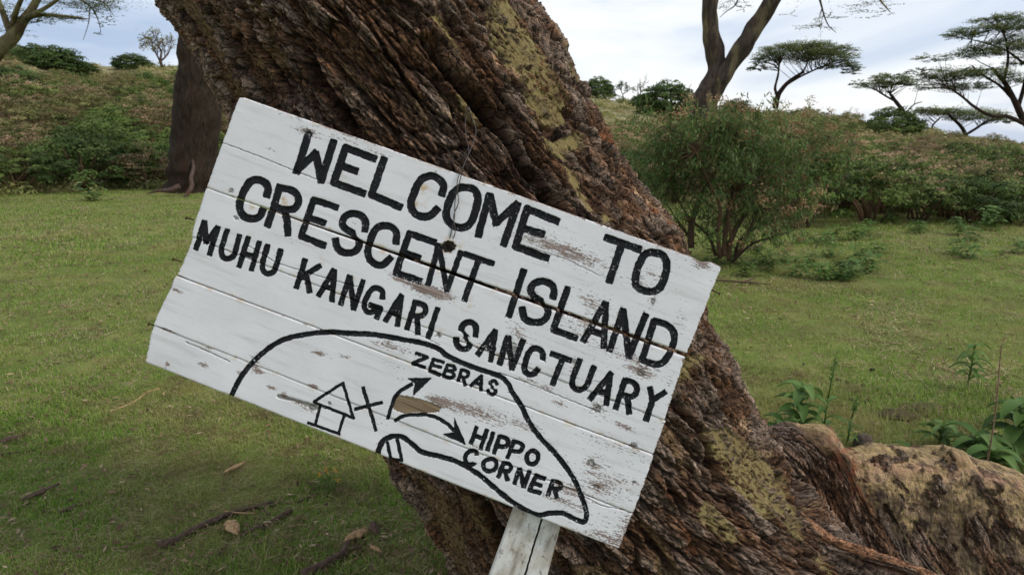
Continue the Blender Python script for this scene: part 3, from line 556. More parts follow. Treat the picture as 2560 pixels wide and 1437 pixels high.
# seams between the five boards as (left px, right px), and the gap under each in px at left, middle and right
SEAM = [((600, 240), (1803, 668)), ((515, 469), (1717, 888)), ((478, 592), (1664, 1052)), ((440, 688), (1634, 1136)), ((385, 813), (1582, 1283)), ((363, 905), (1547, 1372))]
GAP = [(0.8, 8.5, 9.0), (0.8, 0.25, 0.8), (1.3, 1.0, 1.3), (0.1, 0.25, 1.0)]
mp = M('painted_wood', 0.55, 0.35)
sdf = mp.attr('sdf'); wear = mp.attr('wear'); stain = mp.attr('stain'); oc = mp.co((1, 1, 1))
n_fine = mp.noise(mp.co((160, 420, 60)), 1, 5, 0.62); n_str = mp.noise(mp.co((34, 230, 20)), 1, 5, 0.6, 0.3); n_ed = mp.noise(oc, 190, 3, 0.6); n_big = mp.noise(mp.co((7, 12, 5)), 1, 4, .55)
sd2 = mp.math('ADD', sdf, mp.math('MULTIPLY', mp.math('SUBTRACT', n_ed, 0.5), 4.2))
ink = mp.mr(sd2, 0.7, -0.7)
wv = mp.math('ADD', mp.math('ADD', mp.math('MULTIPLY', n_str, 0.62), mp.math('MULTIPLY', n_fine, 0.80)), mp.math('MULTIPLY', wear, 0.55))
bare = mp.mr(wv, 0.868, 0.890)
wood = mp.ramp(mp.noise(mp.co((12, 330, 12)), 1, 5, .6), (0.3, (0.11, 0.08, 0.065)), (0.5, (0.25, 0.19, 0.165)), (0.72, (0.38, 0.31, 0.27)))
raw = mp.ramp(mp.noise(mp.co((9, 200, 9)), 1, 6, .65), (0.32, (0.07, 0.045, 0.025)), (0.55, (0.23, 0.165, 0.10)), (0.75, (0.34, 0.26, 0.17)))
wood = mp.mix(mp.mr(mp.attr('raw'), .45, .55), wood, raw)
paint = mp.ramp(n_big, (0.3, (0.63, 0.625, 0.635)), (0.7, (0.715, 0.71, 0.722)))
paint = mp.mix(mp.math('MULTIPLY', mp.mr(mp.noise(mp.co((120, 700, 60)), 1, 4, .7), 0.56, 0.68), 0.36), paint, (0.42, 0.41, 0.40))
paint = mp.mix(mp.math('MULTIPLY', mp.mr(mp.noise(oc, 620, 2, .5), 0.735, 0.775), 0.8), paint, (0.10, 0.08, 0.065))
paint = mp.mix(mp.math('MULTIPLY', stain, mp.mr(mp.noise(oc, 55, 4, .6), .45, .68)), paint, (0.50, 0.36, 0.20))
grime = mp.math('MULTIPLY', mp.mr(mp.noise(mp.co((5, 60, 4)), 1, 5, .65), .50, .70), .30)
paint = mp.mix(grime, paint, (0.36, 0.33, 0.28))
dirt = mp.mr(mp.math('ADD', mp.attr('dirt'), mp.math('MULTIPLY', mp.math('SUBTRACT', mp.noise(mp.co((120, 300, 60)), 1, 5, .7), .5), 1.5)), 0.42, 0.9)
bare = mp.mr(mp.math('MAXIMUM', bare, mp.mr(mp.attr('raw'), .45, .55)), 0, 1)
lip = mp.math('SUBTRACT', mp.mr(wv, 0.848, 0.868), bare, True)
face = mp.mix(mp.math('MULTIPLY', lip, .5), mp.mix(bare, paint, wood), (0.10, 0.08, 0.07))
face = mp.mix(mp.math('MULTIPLY', dirt, 0.8), face, (0.085, 0.075, 0.052))
blk = mp.ramp(mp.noise(oc, 30, 4), (0.3, (0.0045, 0.005, 0.006)), (0.7, (0.011, 0.012, 0.014)))
chipn = mp.math('ADD', mp.noise(mp.co((230, 260, 200)), 1, 4, .7), mp.math('MULTIPLY', wear, 0.20))
blk = mp.mix(mp.math('MULTIPLY', mp.mr(chipn, 0.64, 0.665), 0.9), blk, (0.50, 0.50, 0.49))
col = mp.mix(ink, face, blk); mp.base(col)
mp.put(mp.b.inputs['Roughness'], mp.math('ADD', mp.math('MULTIPLY', bare, 0.3), mp.mr(ink, 0, 1, 0.55, 0.36)))
mp.put(mp.b.inputs['Specular IOR Level'], mp.mr(ink, 0, 1, 0.30, 0.13))
hgt = mp.math('ADD', mp.math('MULTIPLY', mp.math('SUBTRACT', 1.0, bare), 1.0), mp.math('ADD', mp.math('MULTIPLY', mp.noise(mp.co((20, 420, 20)), 1, 4, .6), 0.45), mp.math('MULTIPLY', mp.noise(oc, 260, 3, .6), mp.mr(ink, 0, 1, 0.1, 0.7))))
mp.bump(hgt, 0.6, 0.0011)
PAINT = mp.m
me_ = M('board_edge', .9, .2); me_.base(me_.mix(me_.mr(me_.noise(me_.co((40, 120, 120)), 1, 4), .45, .6), (0.16, 0.13, 0.105), (0.05, 0.04, 0.032))); EDGE = me_.m
sign = obj('sign', None, label='weathered white board sign with black carved lettering and island map, tilted against the leaning tree', cat='sign')
foot = SO - SY * 1.25 + SX * 0.12; 
_k = (SO[2]) / SY[2]; foot = SO - SY * _k; foot = np.array([foot[0], foot[1], gz(foot[0], foot[1])]); sign.location = tuple(foot)
SM = Matrix(((SX[0], SY[0], SZ[0], SO[0]), (SX[1], SY[1], SZ[1], SO[1]), (SX[2], SY[2], SZ[2], SO[2]), (0, 0, 0, 1)))
def on_board(name, me, label=None):
    o = obj(name, me, sign, label=label); o.matrix_parent_inverse = Matrix.Translation(sign.location).inverted(); o.matrix_basis = SM; return o
LABELN = []
WEAR = [(1447, 640, 130, 26, .20), (1481, 757, 40, 26, .30), (1380, 615, 90, 14, .25), (1090, 730, 70, 18, .30), (995, 695, 40, 10, .30), (1058, 723, 60, 14, .38), (1000, 872, 60, 12, .36), (940, 858, 40, 8, .25), (1192, 1028, 85, 20, .34), (1083, 998, 30, 12, .34),
        (1601, 927, 90, 14, .22), (1540, 880, 120, 12, .2), (1340, 960, 60, 9, .26), (1400, 1010, 30, 7, .3), (1560, 1066, 45, 8, .34), (1520, 1110, 70, 8, .2), (1400, 1250, 70, 8, .3), (1420, 1225, 40, 12, .3), (1523, 1207, 60, 34, .18), (1510, 1345, 60, 20, .26), (1560, 1320, 22, 40, .2),
        (828, 460, 22, 6, .34), (900, 560, 40, 8, .25), (760, 560, 30, 8, .2), (720, 600, 40, 8, .22), (770, 680, 35, 7, .25), (800, 740, 60, 8, .16), (672, 372, 22, 5, .34), (770, 330, 55, 12, .30), (860, 345, 60, 12, .26), (950, 385, 60, 7, .2), (510, 912, 16, 7, .6), (600, 930, 12, 8, .4), (640, 900, 18, 24, .30), (645, 928, 18, 10, .5), (795, 882, 22, 7, .6),
        (680, 968, 16, 7, .6), (710, 985, 10, 8, .5), (784, 965, 14, 6, .7), (735, 1004, 40, 7, .45), (865, 890, 24, 6, .4), (520, 870, 14, 5, .35), (417, 912, 8, 10, .5), (945, 1052, 20, 12, .2), (1000, 948, 18, 10, .2), (975, 912, 50, 8, .18), (1640, 690, 30, 5, .2), (1600, 620, 60, 5, .2), (1755, 660, 30, 12, .35), (1700, 800, 20, 30, .16), (1320, 1065, 50, 10, .2),
        (1120, 1012, 45, 14, .25), (1215, 870, 40, 12, .26), (1295, 830, 30, 20, .22), (1450, 812, 60, 20, .22), (1620, 700, 40, 40, .08), (1190, 1120, 30, 12, .2), (435, 720, 18, 5, .3), (450, 730, 20, 5, .4), (420, 825, 22, 4, .6), (700, 625, 30, 6, .2)]
KNOT = [(577, 477, 10, 9), (590, 545, 10, 7), (1096, 838, 9, 8), (1281, 872, 18, 22), (1434, 903, 9, 9), (1492, 1020, 18, 14), (1603, 932, 16, 12), (1478, 1157, 15, 12), (780, 1020, 13, 11), (1632, 753, 8, 12), (823, 1008, 7, 6), (1586, 1205, 8, 6), (768, 330, 12, 10), (1490, 1215, 14, 7), (1585, 1112, 12, 8), (1440, 1340, 22, 6), (1708, 900, 6, 8)]
STAIN = [(860, 440, 14, 9), (720, 505, 16, 12), (1058, 470, 16, 30), (1040, 512, 10, 10), (625, 590, 10, 10), (800, 650, 12, 12), (870, 700, 16, 10), (990, 775, 12, 12), (1050, 790, 12, 14), (1130, 615, 26, 26), (640, 520, 16, 12), (700, 500, 16, 8), (1160, 760, 18, 20), (1340, 500, 14, 10)]
RAWP = [(986, 990), (1000, 987), (1030, 992), (1068, 1002), (1103, 1016), (1098, 1030), (1068, 1032), (1035, 1030), (1012, 1034), (985, 1024), (982, 1008)]
ND = 640; NR_TOT = 470
letter_faces = {}
wl_ = [np.linspace(SEAM[i][0][1], SEAM[i + 1][0][1], 2) for i in range(5)]
for bi in range(5):
    (l0, r0), (l1, r1) = SEAM[bi], SEAM[bi + 1]
    hgt_px = math.hypot(l1[0] - l0[0], l1[1] - l0[1]); nr = max(40, int(NR_TOT * hgt_px / 706)) + 1; nc = 860
    u = np.linspace(0, 1, nc)[None, :]; v = np.linspace(0, 1, nr)[:, None]
    def lin(a, b, t): return a + (b - a) * t
    ga = np.interp(u, [0, .5, 1], GAP[bi - 1]) if bi > 0 else 0 * u; gb = np.interp(u, [0, .5, 1], GAP[bi]) if bi < 4 else 0 * u
    wob0 = 1.1 * perlin(u * 9, bi * 1.7) + .5 * perlin(u * 60, bi * 3.1); wob1 = 1.1 * perlin(u * 9, (bi + 1) * 1.7) + .5 * perlin(u * 60, (bi + 1) * 3.1)
    if bi == 0: wob0 = wob0 + 3.0 * perlin(u * 25, 8.) * ss(.9, .97, u) + 16 * ss(0.018, 0.0, u) * 0 + 5 * np.exp(-((u - 0.955) / .012) ** 2) - 5 * np.exp(-((u - .98) / .015) ** 2)
    TX, TY = lin(l0[0], r0[0], u), lin(l0[1], r0[1], u) + ga / 2 + wob0; BX, BY = lin(l1[0], r1[0], u), lin(l1[1], r1[1], u) - gb / 2 + wob1
    px = lin(TX, BX, v); py = lin(TY, BY, v)
    jag = (3.0 * perlin(v * 2.2 + bi * 5.3, 4.4) + 1.2 * perlin(v * 12, bi * 2.2)) ; e0 = ss(.03, 0, u); e1 = ss(.97, 1, u)
    stepL = [0, 0, 3, -1, 0][bi]; stepR = [0, -4, 0, 1, 0][bi]
    px = px + (jag * 1.1 + 1.2 * perlin(v * 30, bi * 7.1) + stepL) * e0 + (2.0 * perlin(v * 9, bi * 3.3 + 40) + 1.0 * perlin(v * 30, bi * 7.1 + 9) + stepR) * e1
    if bi == 0: rc = ss(.022, 0, v) * 1.0; px = px + 8 * (rc * ss(.012, 0, u)); py = py + 6 * rc * ss(.010, 0, u) * 0.6
    if bi == 4: px = px - 0 * v; 
    # signed distance to the lettering
    sdv = np.full(px.shape, 60.0); own = np.full(px.shape, -1)
    for li, (nm, z, hwid, st) in enumerate([(a, b, c, d) for a, b, c, d in LET] + [(a, z, c, d) for a, _, z, c, d in DRAW]):
        allp = [((q[0] / z[2]) + z[0], (q[1] / z[2]) + z[1]) for s_0 in st for q in (s_0[1:] if isinstance(s_0[0], str) else s_0)]
        xa, ya = [q[0] for q in allp], [q[1] for q in allp]
        b = (px > min(xa) - 30) & (px < max(xa) + 30) & (py > min(ya) - 30) & (py < max(ya) + 30)
        if not b.any(): continue
        jx = 1.3 * perlin(px[b] / 17, py[b] / 17, 3.) ; jy = 1.3 * perlin(px[b] / 17, py[b] / 17, 9.)
        d = item_sd(px[b] + jx, py[b] + jy, z, hwid, st)
        o_ = own[b]; s0 = sdv[b]; nn = d < s0; o_[nn] = li; s0[nn] = d[nn]; own[b] = o_; sdv[b] = s0
    hwv = np.array([c for _, _, c, _ in LET] + [d for _, _, _, d, _ in DRAW] + [1])[own]
    # wear, stains, knots
    wr = np.full(px.shape, -0.12) + 0.10 * fbm(px / 150, py / 60, 2., 3) + 0.105 * ss(800, 1450, px) + 0.06 * ss(1200, 1500, px) * ss(1000, 1250, py)
    cs20, sn20 = math.cos(R(20.5)), math.sin(R(20.5))
    def rot(x0, y0): dx, dy = px - x0, py - y0; return dx * cs20 + dy * sn20, -dx * sn20 + dy * cs20
    for x0, y0, ax, ay, am in WEAR: a1, a2 = rot(x0, y0); wr = wr + (am + .05) * np.exp(-((a1 / ax) ** 2 + (a2 / ay) ** 2))
    edge = np.minimum(np.minimum(u * 1275, (1 - u) * 1275), 999) ; seam_d = np.minimum(v, 1 - v) * hgt_px
    wr = wr + 0.20 * ss(5, 0, edge) + 0.22 * ss(3.5, 0, seam_d) * (0.6 + perlin(px / 30, py / 30, 7.)) * (1 if bi else 1) + (0.34 * ss(7, 0, v * hgt_px) * ss(0.02, .12, u) if bi == 0 else 0)
    wr = wr + 0.12 * np.exp(-((sdv - 3) / 4) ** 2) * ss(.0, .5, fbm(px / 40, py / 40, 15., 2) + .1)
    dr = np.zeros(px.shape); dep = np.zeros(px.shape)
    for x0, y0, ax, ay in KNOT:
        a1, a2 = rot(x0, y0); q = np.hypot(a1 / ax, a2 / ay) + .22 * perlin(px / 6, py / 6, 3.); dr = dr + 0.75 * (1 - ss(.5, 1.25, q)) + 0.25 * np.exp(-((q - 1.5) / .5) ** 2) * (perlin(q * 3.5, x0, y0) > .1); dep = dep + 0.0016 * (1 - ss(.4, 1.0, q)) * (1 + .6 * np.sin(q * 14)); wr = wr + 0.22 * np.exp(-(q / 1.6) ** 2)
    dr = dr + 0.30 * ss(2.5, 0, seam_d) * ss(-.2, .4, perlin(px / 60, py / 60, 12.)) + (0.62 * np.exp(-((px - 735) / 150) ** 2) * ss(26, 8, v * hgt_px) * ss(-.1, .4, perlin(px / 14, py / 10, 2.)) if bi == 0 else 0)
    st_ = sum(np.exp(-(((px - x0) / ax) ** 2 + ((py - y0) / ay) ** 2)) for x0, y0, ax, ay in STAIN) + 0.75 * np.exp(-((seam_d / 7) ** 2)) * ss(0.0, .6, .3 + perlin(px / 70, bi * 3. , 4.))
    rw = (poly_sd(px + 2 * perlin(px / 7, py / 7), py + 2 * perlin(px / 6, py / 6, 4.), RAWP) < 0) * 1.0
    # carved grooves, seams rolled over, hairline cracks, the hole
    gz_ = -0.0034 * np.sqrt(np.clip(1 - (np.clip(sdv / hwv + 1, 0, 1)) ** 2, 0, 1)) * np.clip(hwv / 9, .5, 1) * (1 + .15 * perlin(px / 8, py / 8, 5.))
    gz_ = gz_ * ss(1.0, -1.6, sdv)
    gz_ = gz_ - 0.0022 * ss(3.2, 0, seam_d) ** 1.5 - .0014 * ss(4, 0, edge)
    crack = np.zeros(px.shape)
    for pts, w in (([(555, 357), (640, 388), (730, 425), (800, 452)], 1.0), ([(615, 612), (694, 658), (747, 675), (838, 703), (908, 720)], 1.0), ([(465, 855), (515, 876), (574, 904)], 1.3), ([(1247, 931), (1313, 955), (1407, 993), (1500, 1030)], 1.0), ([(1450, 1235), (1500, 1262), (1560, 1275)], .8), ([(696, 990), (740, 1001), (775, 1012), (798, 1020)], 4.5), ([(1300, 610), (1420, 650), (1500, 690)], .7), ([(1010, 820), (1100, 862)], .7)):
        dd = seg_dist(px + 1.2 * perlin(px / 12, py / 12, 2.), py + 1.5 * perlin(px / 14, py / 14, 6.), pts); crack = np.maximum(crack, 1 - ss(w * .4, w * 1.6, dd))
    gz_ = gz_ - 0.0025 * crack; dr = dr + 1.1 * crack
    hole = np.hypot((px - 1121) / 17, (py - 617) / 14) + .30 * perlin(px / 9, py / 9, 8.)
    gz_ = gz_ - 0.024 * (1 - ss(.78, 1.05, hole)); dr = dr + 1.3 * (1 - ss(.85, 1.15, hole)); wr = wr + .5 * (1 - ss(1., 1.4, hole)); gz_ = gz_ - dep - .0015 * rw
    zoff = [0.000, 0.0006, -0.0005, 0.0008, 0.0][bi] + 0.0012 * perlin(u * 3, v * .5, bi * 2.)
    bxs, bys = onsign(px, py); Pz = gz_ + zoff
    P = np.stack([bxs, bys, Pz], -1); N_ = vnormals(P); N_ *= np.sign(N_[..., 2:3])
    F = grid_faces(nr, nc)[:, ::-1]; own_f = own.reshape(-1)[F]; sdf_f = sdv.reshape(-1)[F].mean(1)
    own0 = own_f[:, 0]; is_l = (sdf_f < 0.3) & (own0 >= 0)
    fl = dict(sdf=sdv, wear=wr, stain=np.clip(st_, 0, 1), dirt=dr, raw=rw)
    # board: front face without the lettering, plus edges and back
    Vf = P.reshape(-1, 3); Nf = N_.reshape(-1, 3)
    for li in np.unique(own0[is_l]): letter_faces.setdefault(int(li), []).append((bi, F[is_l & (own0 == li)], Vf, Nf, {k: q.reshape(-1) for k, q in fl.items()}))
    Fb = F[~is_l]; used = np.unique(Fb); mpv = np.full(len(Vf), -1); mpv[used] = np.arange(len(used))
    me = mesh_np('plank', Vf[used], mpv[Fb], PAINT, floats={k: q.reshape(-1)[used] for k, q in fl.items()}, normals=Nf[used])
    pl = on_board('plank', me)
    lp = np.concatenate([np.arange(nc), np.arange(1, nr) * nc + nc - 1, (nr - 1) * nc + np.arange(nc - 2, -1, -1), np.arange(nr - 2, 0, -1) * nc])
    lp = lp[::2]; m_ = len(lp); ring = Vf[lp]; back = ring.copy(); back[:, 2] = -0.021
    inset = back.copy(); Vs = np.concatenate([ring, back]); Fs = [[i, (i + 1) % m_, m_ + (i + 1) % m_, m_ + i] for i in range(m_)]
    bm_me = bpy.data.meshes.new('plank_edge'); bm_me.from_pydata(Vs.tolist(), [], Fs + [list(range(2 * m_ - 1, m_ - 1, -1))]); bm_me.materials.append(EDGE)
    eo = obj('plank_edge', bm_me, pl)
for li, chunks in sorted(letter_faces.items()):
    Vs, Fs, Ns, fl = [], [], [], {}; n = 0
    for bi, F, Vf, Nf, fd in chunks:
        used = np.unique(F); mpv = np.full(len(Vf), -1); mpv[used] = np.arange(len(used))
        Vs.append(Vf[used]); Ns.append(Nf[used]); Fs.append(mpv[F] + n); n += len(used)
        for k, q in fd.items(): fl.setdefault(k, []).append(q[used])
    if li < len(LET): nm, lab = 'letter', 'carved black letter ' + LET[li][0]
    else: nm, lab = DRAW[li - len(LET)][0], DRAW[li - len(LET)][1]
    on_board(nm, mesh_np(nm, np.concatenate(Vs), np.concatenate(Fs), PAINT, floats={k: np.concatenate(q) for k, q in fl.items()}, normals=np.concatenate(Ns)), lab)
# post: two-faced split board behind the planks, running down into the ground
mw = M('post_wood', .8, .25)
q = mw.noise(mw.co((60, 9, 30)), 1, 6, .65); q2 = mw.noise(mw.co((14, 8, 9)), 1, 5, .6)
wc = mw.ramp(q, (0.3, (0.20, 0.17, 0.135)), (0.5, (0.42, 0.38, 0.32)), (0.68, (0.56, 0.53, 0.48)))
wc = mw.mix(mw.mr(q2, .42, .62), wc, (0.62, 0.61, 0.58)); wc = mw.mix(mw.math('MULTIPLY', mw.mr(mw.noise(mw.co((90, 60, 60)), 1, 4, .7), .56, .66), .75), wc, (0.17, 0.13, 0.10))
mw.base(mw.mix(mw.attr('dirt'), wc, (0.03, 0.02, 0.015))); mw.bump(q, .6, .002)
def post_xy(px, py): a, b = onsign(np.array(px, float), np.array(py, float), -0.024); return float(a), float(b)
tl, tr, bl, br = post_xy(1283, 1272), post_xy(1401, 1318), post_xy(1223, 1437), post_xy(1369, 1437)
def ext(a, b, y): t = (y - a[1]) / (b[1] - a[1]); return a[0] + (b[0] - a[0]) * t
nrp, ncp = 520, 120
yy = np.linspace(0.10, -1.40, nrp)[:, None]; ymid = (tl[1] + tr[1]) / 2
xl = np.vectorize(lambda y: ext(tl, bl, y))(yy); xr_ = np.vectorize(lambda y: ext(tr, br, y))(yy); wid = np.clip(xr_ - xl, .09, .125); xc = (xl + xr_) / 2
uu = np.linspace(-1, 1, ncp)[None, :]; xp = xc + uu * wid / 2
crk = xc + wid * (0.07 + .10 * np.interp(yy, [-.7, -.55, -.45, -.3], [-.3, -.2, 0.35, .3])) + 0.0015 * perlin(yy * 60, 3.); cw = np.interp(yy, [-1.4, -.62, -.57, -.54, -.5, -.45, -.3, .1], [.003, .003, .0045, .0075, .002, .0017, .0013, .0012])
dcr = np.abs(xp - crk); ck = 1 - ss(cw * .5, cw * 1.3, dcr)
zp = -0.0235 - 0.03 * ck - .003 * ss(.93, 1, np.abs(uu)) + .0010 * fbm(xp * 40, yy * 9, 3., 4) - .003 * (xp > crk)
Vp = np.stack([xp, yy + 0 * xp, zp], -1); me = mesh_np('post_face', Vp.reshape(-1, 3), grid_faces(nrp, ncp), None, floats={'dirt': np.clip(ck * 1.2, 0, 1).ravel()})
lp = np.concatenate([np.arange(ncp), np.arange(1, nrp) * ncp + ncp - 1, (nrp - 1) * ncp + np.arange(ncp - 2, -1, -1), np.arange(nrp - 2, 0, -1) * ncp])
ring = Vp.reshape(-1, 3)[lp]; bk_ = ring.copy(); bk_[:, 2] = -.075; m_ = len(lp)
Vall = np.concatenate([Vp.reshape(-1, 3), bk_]); n0 = nrp * ncp
side = np.array([[lp[i], lp[(i + 1) % m_], n0 + (i + 1) % m_, n0 + i] for i in range(m_)]); Fall = np.concatenate([grid_faces(nrp, ncp), side])
# back as rows of quads between its left and right edges
lft = [n0 + 0] + [n0 + m_ - k for k in range(1, nrp - 1)]; rgt = [n0 + ncp - 1 + k for k in range(nrp - 1)]
Fall = np.concatenate([Fall, np.array([[lft[k], rgt[k], rgt[k + 1], lft[k + 1]] for k in range(nrp - 2)])])
on_board('post', mesh_np('post', Vall, Fall, mw.m, floats={'dirt': np.concatenate([np.clip(ck * 1.2, 0, 1).ravel(), np.zeros(m_)])}, smooth_shade=False))
# rusty nails out of the board ends
mr_ = M('rust', .85, .3); mr_.base(mr_.mix(mr_.noise(mr_.co(), 300), (0.035, 0.02, 0.014), (0.11, 0.05, 0.03)))
def nail(px, py, s, ln):
    b = Buf(); x, y = post_xy(px, py); d = np.array([s, -0.10, 0.05]); d /= np.linalg.norm(d); p0 = np.array([x, y, -.009]); b.tube([p0 - d * .01, p0 + d * ln], [.0017, .0017], 8)
    b.tube([p0 + d * ln, p0 + d * (ln + .0012), p0 + d * (ln + .0020)], [.0026, .0042, .0036], 10); on_board('nail', b.mesh('nail', mr_.m))
for a in ((483, 549, -1, .006), (453, 652, -1, .009), (391, 811, -1, .007), (1786, 730, 1, .007)): nail(*a)

# wire tying the board to the trunk
mwi = M('wire', .6, .5); mwi.s = 0; mwi.base((0.045, 0.034, 0.030))
def wpt(px, py, off): 
    a, b = onsign(np.array(float(px)), np.array(float(py)), off); return SO + SX * float(a) + SY * float(b) + SZ * off
b = Buf()
for pts in ([(1172, 276, -.055), (1182, 300, -.05), (1190, 330, -.04), (1178, 370, -.02), (1162, 408, .006), (1150, 450, .005), (1138, 500, .004), (1136, 545, .004), (1128, 580, .003), (1122, 606, -.004), (1118, 616, -.02)],
            [(1168, 280, -.055), (1163, 310, -.045), (1166, 345, -.035), (1172, 380, -.015), (1158, 414, .006), (1143, 455, .006), (1146, 505, .005), (1134, 540, .004), (1138, 580, .004), (1126, 610, -.006), (1120, 620, -.02)],
            [(1170, 372, -.04), (1150, 398, -.045), (1120, 402, -.04), (1085, 392, -.045), (1060, 390, -.05)], [(1164, 390, -.03), (1140, 384, -.045), (1128, 392, -.045)]):
    q = [tuple(wpt(*p)) for p in pts]; b.tube(q, [.0010] * len(q), 6, sm=6)
b.tube([wpt(1171, 272, -.075), wpt(1171, 276, -.045)], [.004, .004], 8)
o = obj('wire', b.mesh('wire', mwi.m), label='rusty doubled wire hanging from the trunk down into the hole of the white sign', cat='wire')
# ------------------------------------------------------------ vegetation materials
L_GREEN = leaf_mat('leaf_green', [(0, (0.05, 0.085, 0.02)), (0.45, (0.12, 0.19, 0.038)), (0.8, (0.22, 0.29, 0.07)), (1, (0.3, 0.34, 0.12))])
L_OLIVE = leaf_mat('leaf_olive', [(0, (0.08, 0.085, 0.028)), (0.4, (0.19, 0.205, 0.06)), (0.7, (0.29, 0.28, 0.1)), (0.88, (0.33, 0.24, 0.12)), (1, (0.46, 0.34, 0.21))], .35)
L_BROWN = leaf_mat('leaf_brown', [(0, (0.075, 0.05, 0.026)), (0.4, (0.19, 0.125, 0.058)), (0.7, (0.24, 0.21, 0.08)), (0.88, (0.36, 0.235, 0.135)), (1, (0.52, 0.36, 0.23))], .2)
L_DARK = leaf_mat('leaf_dark', [(0, (0.03, 0.05, 0.012)), (0.5, (0.07, 0.12, 0.026)), (1, (0.15, 0.21, 0.055))], .1)
L_FLOWER = leaf_mat('leaf_flowering', [(0, (0.06, 0.09, 0.024)), (0.5, (0.15, 0.215, 0.045)), (0.78, (0.25, 0.28, 0.08)), (0.83, (0.38, 0.26, 0.15)), (1, (0.56, 0.39, 0.24))], .15)
L_WILLOW = leaf_mat('leaf_willow', [(0, (0.035, 0.062, 0.02)), (0.5, (0.09, 0.15, 0.04)), (0.8, (0.17, 0.23, 0.07)), (0.9, (0.28, 0.15, 0.075)), (1, (0.5, 0.31, 0.18))], .0, .55, .2)
L_ACACIA = leaf_mat('leaf_acacia', [(0, (0.07, 0.095, 0.034)), (0.5, (0.16, 0.195, 0.07)), (1, (0.28, 0.31, 0.125))], .1)
L_BROAD = leaf_mat('leaf_broad', [(0, (0.05, 0.1, 0.024)), (0.5, (0.1, 0.19, 0.04)), (1, (0.19, 0.29, 0.085))], .08, .6, .22)
def bark_mat(name, a, b, c):
    m = M(name, .9, .2); q = m.noise(m.co((6, 6, 1.2)), 3, 6, .65); q2 = m.noise(m.co((2, 2, .6)), 2, 4, .6)
    m.base(m.mix(m.mr(q2, .48, .62), m.ramp(q, (.35, a), (.6, b)), c)); m.bump(q, .9, .03); return m.m
B_BROWN = bark_mat('brown_bark', (0.050, 0.032, 0.024), (0.105, 0.075, 0.060), (0.085, 0.045, 0.030))
B_DARK = bark_mat('dark_bark', (0.012, 0.009, 0.006), (0.050, 0.034, 0.023), (0.034, 0.019, 0.011))
B_FORK = bark_mat('streaked_bark', (0.030, 0.022, 0.018), (0.085, 0.062, 0.048), (0.17, 0.135, 0.075))
B_YELLOW = bark_mat('yellow_green_bark', (0.11, 0.095, 0.05), (0.20, 0.165, 0.085), (0.085, 0.06, 0.035))
m = M('stem_bark', .9, .2); m.base(m.ramp(m.attr('tint'), (0, (0.05, 0.032, 0.022)), (1, (0.16, 0.095, 0.055)))); B_STEM = m.m
m = M('dry_stalk', .9, .2); m.base(m.ramp(m.noise(m.co(), 30), (.3, (0.15, 0.10, 0.06)), (.7, (0.32, 0.22, 0.14)))); B_DRY = m.m

# ------------------------------------------------------------ shrubs of the hillsides
def dome(n, k, L, W, flowers=0.0, droop=0.0, fill=0.75, flat=1.0, seed=0, tuft=0, zc=.45):
    """foliage of a bush 1 m high and 1.3 m wide: k leaf clumps over a ragged dome, n leaves"""
    b = Buf(); r = np.random.default_rng(seed)
    d = r.normal(size=(k, 3)); d[:, 2] = np.abs(d[:, 2]) * 1.0 - .25; d /= np.linalg.norm(d, axis=1)[:, None]
    rad = r.uniform(fill, 1.0, k) * (1 + .16 * np.asarray(perlin(d[:, 0] * 2 + seed, d[:, 1] * 2, d[:, 2] * 2)))
    cc = d * rad[:, None] * np.array([.62, .62, .55 * flat]) + np.array([0, 0, zc * flat]); cc[:, 2] = np.maximum(cc[:, 2], .06)
    cs = r.uniform(.07, .17, k); i = r.integers(0, k, n); v = r.normal(size=(n, 3)); v /= np.linalg.norm(v, axis=1)[:, None]; v[:, 2] = np.abs(v[:, 2]) * .9 - .15
    C = cc[i] + v * (cs[i] * r.uniform(.5, 1.1, n))[:, None] * np.array([1, 1, .7]); N = v + d[i] * .5 + r.normal(size=(n, 3)) * .35; N[:, 2] += .3
    D = np.cross(N, r.normal(size=(n, 3))); D[:, 2] -= droop
    ctint = r.uniform(.05, .75, k); t = np.clip(ctint[i] + r.normal(size=n) * .12 , 0, .79)
    leaves(b, C, D, N, L * r.uniform(.6, 1.3, n), W * r.uniform(.7, 1.2, n), t, .15)
    if flowers > 0:
        kk = int(k * flowers); top = np.argsort(-cc[:, 2] + r.uniform(0, .25, k))[:kk]; m_ = tuft or 14
        for j in top:
            vv = r.normal(size=(m_, 3)); vv /= np.linalg.norm(vv, axis=1)[:, None]; c0 = cc[j] + np.array([0, 0, cs[j] * .75])
            leaves(b, c0 + vv * .040 * np.array([1.4, 1.4, .5]), vv, r.normal(size=(m_, 3)), .034, .026, r.uniform(.85, 1.0, m_))
    return b
def stems(n, seed, spread=.5, top=.75, r0=.018):
    b = Buf(); r = np.random.default_rng(seed)
    for i in range(n):
        a = r.uniform(0, 6.28); s = r.uniform(.3, 1) * spread; x, y = math.cos(a) * s, math.sin(a) * s; h = r.uniform(.6, 1) * top
        b.tube([(x * .12, y * .12, -.05), (x * .35 + r.normal() * .03, y * .35, h * .4), (x * .75, y * .75 + r.normal() * .03, h * .75), (x, y, h)], [r0, r0 * .75, r0 * .5, r0 * .25], 5, a=r.uniform(0, 1))
    return b
PROTO = {}
